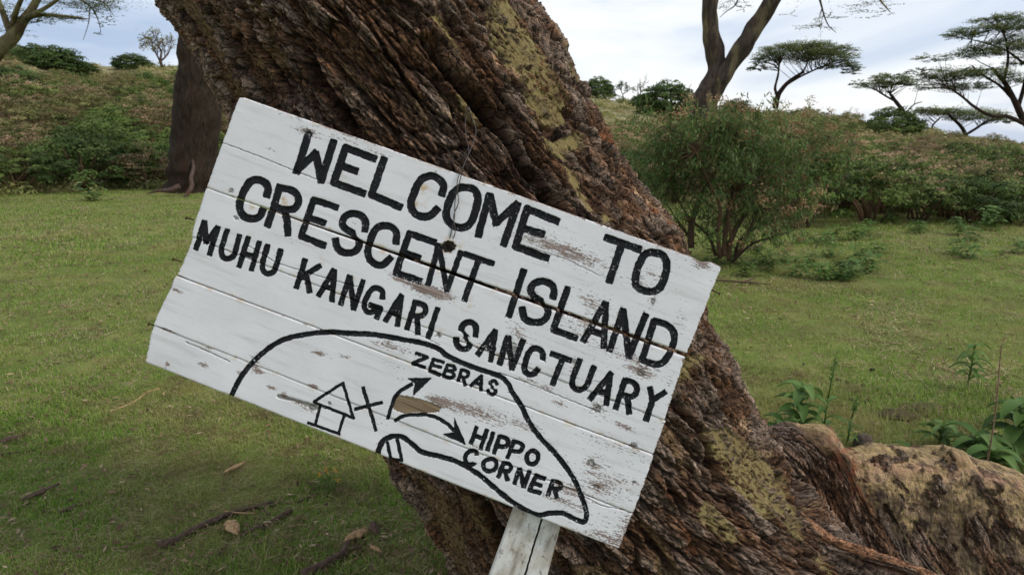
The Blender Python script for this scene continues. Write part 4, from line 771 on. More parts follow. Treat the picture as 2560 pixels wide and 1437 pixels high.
for key, matl, args in (('round', L_GREEN, dict(n=9500, k=210, L=.050, W=.030, fill=.66, seed=12, zc=.30)), ('green', L_GREEN, dict(n=2600, k=70, L=.060, W=.026, flowers=.12, seed=1)), ('green2', L_GREEN, dict(n=2600, k=60, L=.055, W=.030, fill=.6, seed=2)),
                        ('olive', L_OLIVE, dict(n=2600, k=80, L=.055, W=.020, flowers=.25, fill=.55, seed=3)), ('olive2', L_OLIVE, dict(n=2400, k=60, L=.060, W=.020, fill=.5, flowers=.1, seed=4)),
                        ('brown', L_BROWN, dict(n=2200, k=70, L=.060, W=.016, flowers=.45, fill=.5, seed=5)), ('brown2', L_BROWN, dict(n=2000, k=60, L=.075, W=.012, fill=.45, seed=6)),
                        ('flower', L_FLOWER, dict(n=2800, k=80, L=.060, W=.026, flowers=.6, seed=7, tuft=18)), ('flower2', L_FLOWER, dict(n=2600, k=70, L=.065, W=.024, flowers=.4, fill=.6, seed=8)),
                        ('dark', L_DARK, dict(n=11000, k=240, L=.050, W=.032, fill=.62, seed=9, zc=.26)), ('dark2', L_DARK, dict(n=4200, k=90, L=.050, W=.030, fill=.7, seed=10, zc=.33))):
    PROTO[key] = (dome(**args).mesh('foliage_' + key, matl, sm=False), stems(12, args['seed']).mesh('stems_' + key, B_STEM))
def bush(key, loc, s, rot, label, group, cat='bush', name='bush', sz=1.0, with_stems=True):
    fm, sm_ = PROTO[key]
    t = obj(name, None, loc=loc, label=label, cat=cat, group=group); t.rotation_euler = (0, 0, rot); t.scale = (s, s, s * sz)
    obj('foliage', fm, t)
    if with_stems: obj('stem', sm_, t)
    return t
rs = np.random.default_rng(21)
GL = {'green': 'leafy green scrub bush', 'olive': 'olive drab scrub bush', 'brown': 'brownish dry bush', 'flower': 'peach-flowered bush', 'dark': 'dark green scrub bush'}
def az_of(px): d = ray(np.array(px, float), 400.); return math.atan2(d[0], d[1])
placed = []
MARK_L = ((150, 'at the far left'), (330, 'left of the dark trunk'), (900, 'beside the dark trunk'))
MARK_R = ((1760, 'beside the leaning tree'), (2080, 'behind the tall shrubs'), (2330, 'below the small acacia'), (9000, 'at the far right'))
CAPS = ((-200, 90, 120), (90, 262, 168), (262, 640, 172), (1450, 1730, 292), (1730, 1900, 278), (1900, 2150, 262), (2150, 2285, 322), (2285, 2530, 326), (2530, 2900, 345))
def scatter(px0, px1, n, t0, t1, mix, s0, s1, where, grp):
    c = 0; tries = 0
    while c < n and tries < n * 80:
        tries += 1
        px = rs.uniform(px0, px1); a = az_of(px); r0 = float(np.interp(a, _saz, START[:, 1])); Rc = float(np.interp(a, _caz, CREST[:, 2]))
        t = t0 + (t1 - t0) * rs.uniform(0, 1) ** 1.25; r = r0 + t * (Rc - r0); x, y = r * math.sin(a), r * math.cos(a)
        s = rs.uniform(s0, s1) * (1 - .62 * min(1, max(0, t)) ** .8)
        if 370 < px < 640 and r < 21.5: continue
        if any((x - q[0]) ** 2 + (y - q[1]) ** 2 < (0.30 * (s + q[2])) ** 2 for q in placed): continue
        z_ = gz(x, y); tp = proj(np.array([[x, y, z_ + s * .98]])); hp = s * 1.2 / math.hypot(x, y) * FPX / 2
        for _ in range(6):
            tp = proj(np.array([[x, y, z_ + s * .95]])); bad = any(tp[1][0] < c_y and px + hp > c0 and px - hp < c1 for c0, c1, c_y in CAPS)
            if not bad: break
            s *= .8; hp *= .8
        if bad or s < .45: continue
        placed.append((x, y, s)); key = rs.choice([k for k, _ in mix], p=np.array([w for _, w in mix]) / sum(w for _, w in mix))
        base_k = key.rstrip('2'); mark = next(w for q, w in (MARK_L if grp == 1 else MARK_R) if px < q); row = 'at the foot of' if t < .14 else 'on the lower slope of' if t < .36 else 'halfway up' if t < .6 else 'near the crest of'
        lab = '%s%s %s the hill, %s' % ('large ' if s > s0 + .55 * (s1 - s0) * .9 else 'small ' if s < s0 * .8 else '', GL[base_k], row, mark); bush(key, (x, y, gz(x, y) - .08 * s), s, rs.uniform(0, 6.28), lab, GL[base_k].replace('bush', 'bushes') + ' ' + row + ' the ' + where, sz=rs.uniform(.65, 1.0), with_stems=r < 34)
        c += 1
LW, RW = 'left hillside', 'right hillside'
scatter(-120, 640, 60, 0.0, .14, [('green', 3), ('green2', 2), ('dark2', 4), ('olive', 1.5), ('brown', 1)], 1.5, 2.3, LW, 1)
scatter(-120, 640, 130, .10, .80, [('olive', 4), ('olive2', 3), ('brown', 2.6), ('brown2', 1.6), ('green', 2), ('green2', 1.5), ('flower2', .6)], 1.9, 3.1, LW, 1)
scatter(1480, 2760, 105, .06, .46, [('flower', 3), ('flower2', 3), ('green', 2), ('olive', 2), ('brown', 1.8), ('brown2', .6), ('dark2', .5)], 2.0, 3.0, RW, 2)
scatter(1980, 2760, 22, .02, .12, [('green', 2), ('dark2', 2.5), ('flower2', 2), ('brown', 1)], 1.2, 2.0, RW, 2)
scatter(1480, 2760, 90, .36, .86, [('olive', 3), ('olive2', 2), ('brown', 1.4), ('flower2', 2.5), ('flower', 1.5), ('green2', 2)], 2.2, 3.4, RW, 2)
# the low undergrowth between them: nobody could count it
gb = Buf(); n = 1500
for i in range(n):
    left = rs.uniform() < .42; px = rs.uniform(-150, 660) if left else rs.uniform(1440, 2760); a = az_of(px); r0 = float(np.interp(a, _saz, START[:, 1])); Rc = float(np.interp(a, _caz, CREST[:, 2]))
    r = r0 + (Rc - r0) * (rs.uniform(-.02 if left else .06, 1.0) ** 1.0); x, y = r * math.sin(a), r * math.cos(a); s = rs.uniform(.3, .8)
    if not left and px < 2000 and r < r0 + .25 * (Rc - r0): continue
    k = 70; v = rs.normal(size=(k, 3)); v /= np.linalg.norm(v, axis=1)[:, None]; v[:, 2] = np.abs(v[:, 2]); C = v * s * np.array([1, 1, .55]) * rs.uniform(.5, 1, (k, 1)) + np.array([x, y, gz(x, y)])
    leaves(gb, C, np.cross(v, rs.normal(size=(k, 3))), v + rs.normal(size=(k, 3)) * .5, .17, .06, np.clip(rs.uniform(0, .95) + rs.normal(size=k) * .12, 0, 1), .1)
L_SCRUB = leaf_mat('leaf_scrub', [(0, (0.13, 0.14, 0.045)), (.5, (0.27, 0.28, 0.09)), (.8, (0.40, 0.36, 0.15)), (1, (0.50, 0.38, 0.22))], 0)
obj('undergrowth', gb.mesh('undergrowth', L_SCRUB, sm=False), kind='stuff', label='low tangled scrub between the bushes of the hillsides')

# named bushes along the skyline: (photo x, y of the base, photo width, distance, kind, flatness, label)
SKY = [('dark', 118, 168, 104, 52, .75, 'wide low dark green bush at the left end of the skyline clump'), ('dark', 168, 172, 118, 50, .82, 'tallest dark green bush in the skyline clump at upper left'), ('dark', 226, 175, 84, 51, .66, 'small dark green bush at the right end of the upper left skyline clump'),
       ('dark', 358, 168, 88, 54, .72, 'small dark green bush alone on the left skyline near the tree trunk'), ('dark2', 45, 235, 150, 38, .8, 'dark green bush below the skyline at the far left edge'),
       ('dark', 1492, 248, 84, 47, 1.15, 'dark green bush on the skyline right beside the leaning tree'), ('dark', 1590, 262, 50, 44, 1.1, 'small round dark bush in front of the bare little tree on the ridge'),
       ('dark', 1662, 285, 165, 38, 1.0, 'large round dark green bush on the dry ridge left of the forked tree'), ('dark', 1832, 280, 80, 44, .95, 'dark green bush just right of the forked tree'),
       ('round', 2218, 348, 130, 36, .88, 'round bright green bush on the ridge in front of the umbrella acacias'),]
def at_dist(px, dist):                            # ground point in the direction of photo column px
    a = az_of(px); x, y = dist * math.sin(a), dist * math.cos(a); return x, y, gz(x, y)
for key, px, pyb, w, dist, fl, lab in SKY:
    x, y, z = at_dist(px, dist); s = w / FPX * dist / 1.34; p = at(float(px), float(pyb), y)
    bush(key, (x, y, z - .14 * s), s, rs.uniform(0, 6.28), lab, None, sz=fl)
# little trees on the ridge
def twig_tree(px, dist, h, seed, label, leafy=0, matl=None, spread=.5, bark=None):
    x, y, z = at_dist(px, dist); t = obj('small_tree', None, loc=(x, y, z), label=label, cat='tree'); r = np.random.default_rng(seed); b = Buf(); lb = Buf()
    def grow(p, d, L, rad, lev):
        e = p + d * L; mid = p + d * L * .5 + r.normal(size=3) * L * .06; b.tube([p, mid, e], [rad, rad * .8, rad * .6], 5)
        if lev == 0:
            if leafy: k = leafy; leaves(lb, e + r.normal(size=(k, 3)) * L * .35, r.normal(size=(k, 3)), r.normal(size=(k, 3)), h * .05, h * .022, r.uniform(0, 1, k))
            return
        for _ in range(3 if lev > 1 else 4):
            q = d + r.normal(size=3) * spread; q[2] += .15; grow(e if r.uniform() < .6 else mid, q / np.linalg.norm(q), L * r.uniform(.6, .85), rad * .6, lev - 1)
    grow(np.zeros(3), np.array([0, 0, 1.0]), h * .32, h * .035, 4)
    obj('trunk', b.mesh('trunk', bark or B_BROWN), t)
    if leafy: obj('crown', lb.mesh('crown', matl, sm=False), t)
twig_tree(1551, 47, 1.55, 3, 'small dark branchy tree between two bushes on the right ridge', 10, L_DARK, .65)
twig_tree(1594, 50, 1.9, 5, 'pale bare leafless little tree on the right ridge', 0, None, .55, B_YELLOW)
twig_tree(432, 52, 3.2, 8, 'slender thinly leaved little tree beside the dark straight trunk', 5, L_OLIVE, .5)

# ------------------------------------------------------------ trees traced at their own distance
def limb_tree(name, Y, limbs, pads, label, bark, leafm, base_px, feather=.12, seed=0, depth=.8, cat='tree', twigs=0.0, trunk_n=1, wob=.15):
    """limbs: (points in the photo, radii in photo px, depth offsets); pads: (x, y, half width, half height, leaves)"""
    r = np.random.default_rng(seed); px2m = Y / FPX; root = at(float(base_px[0]), float(base_px[1]), Y); t = obj(name, None, loc=tuple(root), label=label, cat=cat)
    def W(px, py, dy): return at(float(px), float(py), Y + dy)
    tips = []
    for i, (pts, rads, dy) in enumerate(limbs):
        dys = np.linspace(dy[0], dy[1], len(pts)); b = Buf(); q = [W(p[0], p[1], d_) for p, d_ in zip(pts, dys)]; q = [tuple(np.array(v) - root) for v in q]
        b.tube(q, [x * px2m for x in rads], 14 if i < trunk_n else 7, sm=6, wob=wob); obj('trunk' if i < trunk_n else 'limb', b.mesh('limb', bark), t); tips.append(np.array(q))
    lb = Buf(); tw = Buf(); allp = np.concatenate([smooth([tuple(v) for v in q], 4) for q in tips[trunk_n - 1:]] or tips)
    for (cx_, cy_p, rx_, ry_, n_) in pads:
        c = W(cx_, cy_p, 0) - root; rw, rh = rx_ * px2m, ry_ * px2m; n_ = int(n_ * 3.1); k = max(3, n_ // 26)
        v = r.normal(size=(k, 3)); v /= np.linalg.norm(v, axis=1)[:, None]; v *= r.uniform(.25, 1, (k, 1)) ** .5; cc = c + v * np.array([rw, rw * depth, rh]); cc[:, 2] -= rh * .5 * ((v[:, 0] ** 2 + v[:, 1] ** 2))
        out = v * np.array([1, 1, .12]); out /= np.linalg.norm(out, axis=1)[:, None] + 1e-6
        i = np.repeat(np.arange(k), 26); m_ = len(i); u = r.uniform(-1, 1, m_)
        C = cc[i] + out[i] * (u * feather * rw * 1.6)[:, None] + r.normal(size=(m_, 3)) * np.array([.05, .05, .025]) * rw * .8
        D = out[i] + r.normal(size=(m_, 3)) * .5; D[:, 2] *= .4
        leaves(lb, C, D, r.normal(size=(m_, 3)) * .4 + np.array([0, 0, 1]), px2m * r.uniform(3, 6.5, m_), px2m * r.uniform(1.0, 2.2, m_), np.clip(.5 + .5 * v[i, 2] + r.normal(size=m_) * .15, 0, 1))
        for j in range(0, k, 9):
            a = allp[np.argmin(((allp - cc[j]) ** 2).sum(1))]
            if np.linalg.norm(a - cc[j]) < rw * 2.2: tw.tube([a, (a + cc[j]) / 2 + np.array([0, 0, -rh * .2]), cc[j]], [px2m * .8, px2m * .55, px2m * .3], 4)
    if pads:
        obj('crown', lb.mesh('crown', leafm, sm=False), t)
        if tw.n: obj('twigs', tw.mesh('twigs', bark), t, kind='stuff')
    return t, root, px2m
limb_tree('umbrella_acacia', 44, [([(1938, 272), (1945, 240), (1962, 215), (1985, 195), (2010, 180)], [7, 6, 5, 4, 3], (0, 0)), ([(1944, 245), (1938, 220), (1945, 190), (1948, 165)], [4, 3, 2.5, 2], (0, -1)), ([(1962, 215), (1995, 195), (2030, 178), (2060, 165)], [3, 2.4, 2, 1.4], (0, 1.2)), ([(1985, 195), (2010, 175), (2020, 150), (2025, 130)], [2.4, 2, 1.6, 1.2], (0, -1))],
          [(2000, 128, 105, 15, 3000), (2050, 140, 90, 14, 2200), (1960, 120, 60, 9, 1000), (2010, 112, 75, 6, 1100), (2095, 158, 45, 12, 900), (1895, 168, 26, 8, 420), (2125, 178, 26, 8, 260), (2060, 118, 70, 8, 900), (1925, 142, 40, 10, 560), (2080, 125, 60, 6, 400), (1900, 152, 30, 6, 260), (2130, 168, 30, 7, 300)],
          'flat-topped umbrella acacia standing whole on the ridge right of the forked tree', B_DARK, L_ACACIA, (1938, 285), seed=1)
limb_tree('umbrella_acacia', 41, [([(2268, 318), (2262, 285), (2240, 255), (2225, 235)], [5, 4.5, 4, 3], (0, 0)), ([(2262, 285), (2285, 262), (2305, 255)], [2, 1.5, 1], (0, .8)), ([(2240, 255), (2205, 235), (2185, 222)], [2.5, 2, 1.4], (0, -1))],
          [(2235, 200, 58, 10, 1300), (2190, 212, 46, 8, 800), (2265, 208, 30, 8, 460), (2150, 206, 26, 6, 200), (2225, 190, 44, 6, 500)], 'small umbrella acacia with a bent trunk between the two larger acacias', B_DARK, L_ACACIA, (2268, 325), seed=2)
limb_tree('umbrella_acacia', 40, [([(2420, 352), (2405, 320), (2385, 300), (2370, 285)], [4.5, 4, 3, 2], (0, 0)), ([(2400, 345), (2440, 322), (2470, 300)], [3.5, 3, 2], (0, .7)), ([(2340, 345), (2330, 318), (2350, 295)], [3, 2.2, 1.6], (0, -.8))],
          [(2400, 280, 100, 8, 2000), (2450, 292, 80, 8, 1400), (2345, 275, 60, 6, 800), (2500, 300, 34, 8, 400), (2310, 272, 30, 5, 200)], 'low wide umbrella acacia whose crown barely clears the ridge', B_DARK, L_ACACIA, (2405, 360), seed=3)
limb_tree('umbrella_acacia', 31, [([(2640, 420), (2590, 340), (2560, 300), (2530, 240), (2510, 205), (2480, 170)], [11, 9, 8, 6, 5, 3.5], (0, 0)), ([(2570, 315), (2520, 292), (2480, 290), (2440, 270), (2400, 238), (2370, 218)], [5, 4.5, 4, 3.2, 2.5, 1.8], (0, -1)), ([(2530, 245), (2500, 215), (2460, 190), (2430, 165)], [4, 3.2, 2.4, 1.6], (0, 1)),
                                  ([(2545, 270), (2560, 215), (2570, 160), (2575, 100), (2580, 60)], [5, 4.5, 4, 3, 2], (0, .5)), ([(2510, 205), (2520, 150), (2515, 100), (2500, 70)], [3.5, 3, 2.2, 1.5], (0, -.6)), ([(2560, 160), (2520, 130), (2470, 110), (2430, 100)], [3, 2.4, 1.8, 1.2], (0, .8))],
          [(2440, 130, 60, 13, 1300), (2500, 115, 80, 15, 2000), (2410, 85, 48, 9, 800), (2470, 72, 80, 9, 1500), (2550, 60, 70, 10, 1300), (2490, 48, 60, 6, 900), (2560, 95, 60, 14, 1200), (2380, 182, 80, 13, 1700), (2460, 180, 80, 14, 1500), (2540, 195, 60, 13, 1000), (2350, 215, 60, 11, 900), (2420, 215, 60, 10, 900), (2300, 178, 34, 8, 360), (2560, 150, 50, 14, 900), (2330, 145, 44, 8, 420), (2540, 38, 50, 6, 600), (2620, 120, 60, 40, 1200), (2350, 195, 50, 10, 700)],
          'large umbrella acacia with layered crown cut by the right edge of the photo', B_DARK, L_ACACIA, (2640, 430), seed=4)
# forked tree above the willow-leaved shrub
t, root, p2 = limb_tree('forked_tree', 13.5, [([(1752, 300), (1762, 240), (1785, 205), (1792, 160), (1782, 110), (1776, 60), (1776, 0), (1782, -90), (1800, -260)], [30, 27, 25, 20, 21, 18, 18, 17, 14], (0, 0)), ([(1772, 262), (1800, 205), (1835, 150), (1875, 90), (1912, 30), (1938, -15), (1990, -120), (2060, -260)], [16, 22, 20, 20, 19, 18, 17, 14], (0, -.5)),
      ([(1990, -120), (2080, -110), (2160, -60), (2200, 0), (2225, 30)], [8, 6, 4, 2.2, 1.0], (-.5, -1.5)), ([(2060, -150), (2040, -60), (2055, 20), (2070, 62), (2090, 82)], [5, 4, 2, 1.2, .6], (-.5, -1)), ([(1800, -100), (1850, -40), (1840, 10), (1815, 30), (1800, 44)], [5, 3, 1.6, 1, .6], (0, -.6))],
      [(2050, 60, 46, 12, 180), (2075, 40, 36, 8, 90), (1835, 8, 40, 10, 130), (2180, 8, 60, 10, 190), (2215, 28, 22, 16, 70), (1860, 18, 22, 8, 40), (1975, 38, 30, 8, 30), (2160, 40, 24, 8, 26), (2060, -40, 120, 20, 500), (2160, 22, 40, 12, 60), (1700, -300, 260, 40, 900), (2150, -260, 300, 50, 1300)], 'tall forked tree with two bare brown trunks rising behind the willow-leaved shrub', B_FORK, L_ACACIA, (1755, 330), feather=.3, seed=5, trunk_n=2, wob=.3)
# straight dark trunk behind the left end of the leaning tree
t, root, p2 = limb_tree('dark_tree', 19, [([(472, 500), (478, 470), (484, 420), (490, 330), (497, 200), (502, 90), (510, -40), (540, -300)], [62, 57, 55, 54, 51, 47, 44, 38], (0, 0)), ([(470, 80), (462, 70), (455, 62)], [14, 12, 9], (-.3, -.4)), ([(505, -40), (470, -200), (380, -330)], [24, 18, 10], (0, 0))],
      [(500, -380, 420, 60, 1500)], 'straight dark brown tree trunk behind the left edge of the leaning tree', B_DARK, L_ACACIA, (478, 480), seed=6, trunk_n=1, wob=.22)
for pts, rads in (([(481, 395), (484, 420), (478, 445), (480, 465), (470, 482), (456, 498)], [1.5, 4, 4.5, 5, 4.5, 1.5]), ([(450, 466), (425, 476), (398, 477), (368, 484)], [8, 6, 3.5, 1]), ([(530, 468), (552, 478), (580, 488)], [8, 5, 2])):
    b = Buf(); b.tube([tuple(at(float(x), float(y), 18.0 - .012 * (y - 440)) - root) for x, y in pts], [q * 18 / FPX for q in rads], 8, sm=5, wob=.3); obj('root', b.mesh('root', B_YELLOW if pts[0][0] == 482 else B_BROWN), t, label='pale yellow root climbing the trunk' if pts[0][0] == 482 else None)
# fever tree entering at the upper left
limb_tree('fever_tree', 15, [([(-130, 330), (-70, 200), (-10, 128), (30, 95), (52, 62), (75, 30), (95, -5), (120, -60)], [24, 22, 20, 15, 12, 9, 7, 5], (0, 0)), ([(28, 90), (12, 45), (-5, 0), (-20, -60)], [9, 7, 6, 4], (0, .3)), ([(30, 70), (38, 35), (50, 5), (65, -25)], [7, 6, 5, 4], (0, -.5)), ([(58, 48), (90, 34), (130, 10), (170, -20)], [6, 5, 4, 3], (0, -.6)),
      ([(60, 50), (100, 38), (150, 40), (190, 44), (215, 48)], [5, 4.5, 3.5, 2.5, 1], (0, -.4)), ([(150, -50), (190, -10), (228, 20), (245, 50), (252, 78)], [5, 3, 2, 1.2, .6], (0, .2)), ([(170, -30), (220, -5), (260, 8), (285, 40)], [4, 2.5, 1.6, .6], (0, -.2)), ([(225, 20), (222, 55), (215, 80), (208, 100)], [1.6, 1, .7, .5], (0, 0))],
      [(140, 40, 60, 7, 420), (190, 45, 26, 5, 220), (95, 52, 34, 7, 200), (240, 20, 50, 18, 330), (255, 45, 26, 22, 120), (225, 4, 70, 12, 500), (20, 70, 50, 18, 220), (45, 30, 40, 22, 260), (10, 20, 40, 14, 240), (150, 6, 70, 7, 360), (180, -90, 260, 50, 2600), (230, 80, 20, 14, 30)], 'spreading yellow-barked tree reaching in from the upper left corner', B_YELLOW, L_ACACIA, (-60, 420), feather=.3, seed=7, trunk_n=1)

# ------------------------------------------------------------ the willow-leaved shrub beside the trunk
def big_shrub(Y, base_xy, stems_, blobs, label, matl, seed, L=.085, W=.015, droop=.9):
    r = np.random.default_rng(seed); p0 = at(float(base_xy[0]), float(base_xy[1]), Y); p0[2] = gz(p0[0], p0[1]); t = obj('tall_shrub', None, loc=tuple(p0), label=label, cat='shrub'); px2m = Y / FPX
    ends = []
    for pts, rad, dy in stems_:
        b = Buf(); q = np.array([at(float(x), float(y), Y + dy * i / (len(pts) - 1)) for i, (x, y) in enumerate(pts)]) - p0; b.tube(q, np.linspace(rad, rad * .35, len(pts)) * px2m, 7, a=r.uniform(0, 1), sm=5, wob=.2); ends.append(q)
        obj('stem', b.mesh('stem', B_STEM), t)
    lb, tw = Buf(), Buf(); allp = np.concatenate(ends)
    for cx_, cy_p, rx_, ry_, n_, tn in blobs:
        c = at(float(cx_), float(cy_p), Y) - p0; n_ = int(n_ * .50); k = max(4, n_ // 30); v = r.normal(size=(k, 3)); v /= np.linalg.norm(v, axis=1)[:, None]; v *= (r.uniform(.1, 1.12, (k, 1)) ** .5) * np.where(r.uniform(size=(k, 1)) < .16, 1.28, 1)
        cc = c + v * np.array([rx_, rx_ * .9, ry_]) * px2m; i = np.repeat(np.arange(k), 30); m_ = len(i); s = r.uniform(0, 1, m_)
        dirs = v + r.normal(size=(k, 3)) * .4; dirs[:, 2] += .5; dirs /= np.linalg.norm(dirs, axis=1)[:, None]
        C = cc[i] + dirs[i] * (s * .30)[:, None] + r.normal(size=(m_, 3)) * .035; C[:, 2] -= .03
        D = r.normal(size=(m_, 3)) * .5 + dirs[i] * .4; D[:, 2] -= droop
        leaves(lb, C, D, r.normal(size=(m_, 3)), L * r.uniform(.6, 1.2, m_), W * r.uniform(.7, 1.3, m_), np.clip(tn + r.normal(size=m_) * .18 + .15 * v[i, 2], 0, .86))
        for j in range(k):
            a = allp[np.argmin(((allp - cc[j]) ** 2).sum(1))]; tw.tube([a, (a * .5 + cc[j] * .5) + np.array([0, 0, .03]), cc[j], cc[j] + dirs[j] * .3], [.007, .005, .003, .0015], 4, a=r.uniform(.2, 1))
            if tn > .6 and r.uniform() < .8:
                e_ = cc[j] + dirs[j] * .3; mm = 36; vv = r.normal(size=(mm, 3)) * np.array([.05, .05, .03]); leaves(lb, e_ + vv, r.normal(size=(mm, 3)), r.normal(size=(mm, 3)), .03, .02, r.uniform(.88, 1, mm))
    obj('foliage', lb.mesh('foliage', matl, sm=False), t); obj('twigs', tw.mesh('twigs', B_STEM), t, kind='stuff')
big_shrub(8.0, (1800, 640), [([(1728, 620), (1730, 560), (1748, 500), (1775, 455), (1800, 400), (1810, 330)], 9, .1), ([(1818, 640), (1835, 580), (1860, 540), (1885, 500), (1900, 430)], 8, .3), ([(1800, 645), (1795, 580), (1800, 520), (1770, 450), (1740, 380)], 6, -.3), ([(1838, 650), (1850, 600), (1905, 560), (1960, 540)], 5, .4),
          ([(1790, 640), (1770, 590), (1720, 540), (1680, 470)], 5, .3), ([(1810, 640), (1815, 560), (1830, 480), (1850, 400), (1860, 320)], 7, .5), ([(1830, 655), (1880, 610), (1940, 590), (1985, 575)], 4, -.4), ([(1735, 610), (1700, 560), (1660, 500)], 4, .4), ([(1845, 640), (1900, 520), (1960, 440)], 5, .2), ([(1822, 650), (1828, 600), (1822, 540), (1840, 480)], 5, -.2)],
          [(1790, 350, 80, 58, 4200, .45), (1700, 420, 80, 90, 4200, .45), (1860, 410, 110, 80, 5600, .5), (1800, 440, 110, 80, 3600, .4), (1900, 345, 60, 45, 1500, .6), (1660, 360, 50, 60, 1700, .45), (1960, 470, 70, 70, 2000, .5), (1690, 530, 60, 40, 1100, .45), (1900, 520, 90, 50, 1600, .65), (1770, 318, 60, 26, 900, .75), (1850, 570, 100, 55, 1500, .5), (1740, 585, 50, 40, 500, .5), (1960, 560, 70, 50, 1000, .7), (1640, 450, 40, 50, 900, .5)],
          'tall willow-leaved shrub with thin brown stems just right of the leaning trunk', L_WILLOW, 11)
big_shrub(11.5, (1990, 560), [([(1980, 580), (1975, 500), (1960, 420), (1950, 340)], 6, .2), ([(2000, 580), (2020, 500), (2050, 420), (2070, 340)], 6, .3), ([(2010, 580), (2050, 520), (2100, 470)], 5, -.2)],
          [(1990, 345, 70, 40, 1500, .72), (2060, 375, 70, 45, 1800, .7), (2010, 400, 90, 60, 2000, .6), (2090, 430, 60, 50, 900, .55), (2000, 480, 80, 50, 1100, .5), (2080, 355, 40, 28, 600, .8)],
          'tall shrub with russet stems and peach flower heads right of the willow-leaved shrub', L_WILLOW, 12, .08, .016, .5)

# ------------------------------------------------------------ low leafy weeds on the lawn edge
def weed_mesh(seed, n=40, up=.6):
    b = Buf(); r = np.random.default_rng(seed)
    for i in range(n):
        a = r.uniform(0, 6.28); h = r.uniform(.1, 1) * .8; d = np.array([math.cos(a), math.sin(a), r.uniform(-.2, up)]); base_ = np.array([r.normal() * .12, r.normal() * .12, h * .8]); k = 4; s = r.uniform(.5, 1)
        C = np.array([base_ + d * .1 * j * s + np.array([0, 0, -.015 * j * j]) for j in range(k)]); 
        leaves(b, C, np.repeat(d[None], k, 0) + np.array([[0, 0, -.15 * j] for j in range(k)]), np.array([[0, 0, 1.0]] * k) + r.normal(size=(k, 3)) * .2, .17 * s, .11 * s, np.clip(.5 + r.normal() * .25, 0, 1), .1)
    return b.mesh('weed_leaves', L_BROAD, sm=False)
WM = [weed_mesh(s) for s in range(4)]
WEEDS = [(1895, 662, 60, .30), (1930, 676, 55, .25), (1865, 690, 50, .25), (1960, 655, 40, .25), (1990, 690, 60, .30), (2022, 668, 45, .30), (2050, 700, 60, .26), (2088, 696, 60, .3), (2110, 700, 56, .28), (2150, 660, 60, .34), (2170, 682, 62, .36), (2130, 690, 52, .30), (2060, 612, 40, .26), (2090, 600, 46, .3), (2140, 600, 50, .3), (2165, 590, 50, .35), (2290, 585, 36, .3), (2400, 592, 44, .25), (2430, 605, 40, .2), (2385, 640, 50, .2), (2425, 650, 44, .22), (2480, 580, 60, .4), (2545, 635, 44, .2), (2300, 578, 30, .3), (1780, 660, 60, .25), (1830, 655, 50, .3), (2190, 640, 40, .3), (2075, 645, 46, .22), (2005, 610, 40, .3), (2230, 560, 40, .3), (2520, 560, 70, .4), (230, 505, 60, .2)]
for i, (px, py, w, hh_) in enumerate(WEEDS):
    g_ = ground_hit(float(px), float(py)); dist = math.hypot(g_.x, g_.y); s = w / FPX * dist * 1.5
    t = obj('leafy_weed', None, loc=g_, label='dark leafy weed low in the grass ' + ('near the dark straight trunk' if px < 900 else 'just right of the sign corner' if px < 1915 and py > 640 else 'in the middle of the weedy strip' if px < 2060 and py > 640 else 'at the right end of the weedy strip' if px < 2240 and py > 630 else 'at the foot of the tall shrubs' if px < 2200 else 'on the open lawn edge at right'), cat='weed', group='leafy weeds at the edge of the lawn'); t.rotation_euler = (0, 0, rs.uniform(0, 6.28)); t.scale = (s, s, s * .8)
    obj('foliage', WM[i % 4], t)
# ------------------------------------------------------------ broad-leaved plants behind the root
def blade(b, p0, d, L, W, bend, tint, k=7, fold=.25):
    """one curved broad leaf with a folded midrib"""
    d = np.array(d, float); d /= np.linalg.norm(d); s = np.cross(d, (0, 0, 1.0)); s /= np.linalg.norm(s) + 1e-9; P_ = []; p = np.array(p0, float)
    for i in range(k + 1):
        t = i / k; w = W * math.sin(math.pi * min(1, .06 + t * .94)) ** .75 * (1 - .35 * t); n_ = np.cross(s, d)
        P_.append([p - s * w / 2 + n_ * w * fold, p, p + s * w / 2 + n_ * w * fold]); p = p + d * L / k; d = d + np.array([0, 0, -bend / k]); d /= np.linalg.norm(d)
    V = np.array(P_).reshape(-1, 3); F = [[i * 3 + j, i * 3 + j + 1, (i + 1) * 3 + j + 1, (i + 1) * 3 + j] for i in range(k) for j in (0, 1)]; b.add(V, F, tint)
def broad_plant(x, y, h, n, L, W, label, seed, spike=0, cat='plant', bend=1.6, up=(.2, .9)):
    z = gz(x, y); t = obj('broad_leaved_plant', None, loc=(x, y, z), label=label, cat=cat); r = np.random.default_rng(seed); sb = Buf(); sb.tube([(0, 0, -.02), (.01, 0, h * .5), (0.02, .01, h)], [.006, .005, .003], 7, a=.6); obj('stem', sb.mesh('stem', L_BROAD), t)
    for i in range(n):
        b = Buf(); a = i * 2.4 + r.uniform(-.3, .3); hh_ = h * (.25 + .75 * i / n); q = r.uniform(*up); s = r.uniform(.7, 1.1); blade(b, (0.01, 0, hh_), (math.cos(a), math.sin(a), q), L * s, W * s, bend, np.clip(.5 + r.normal() * .2, 0, 1)); obj('leaf', b.mesh('leaf', L_BROAD), t)
    if spike:
        b = Buf(); b.tube([(.02, .01, h), (.035, .01, h + spike)], [.004, .002], 6, a=.7); m_ = 130; u = r.uniform(.35, 1, m_) ; v = r.normal(size=(m_, 3)) * .006; leaves(b, np.c_[.02 + .015 * u, .01 + 0 * u, h + spike * u] + v, v, r.normal(size=(m_, 3)), .012, .007, r.uniform(.6, 1, m_)); obj('flower_spike', b.mesh('flower_spike', L_BROAD), t)
def back_of_root(px, py, Y): p = at(float(px), float(py), Y); return p[0]
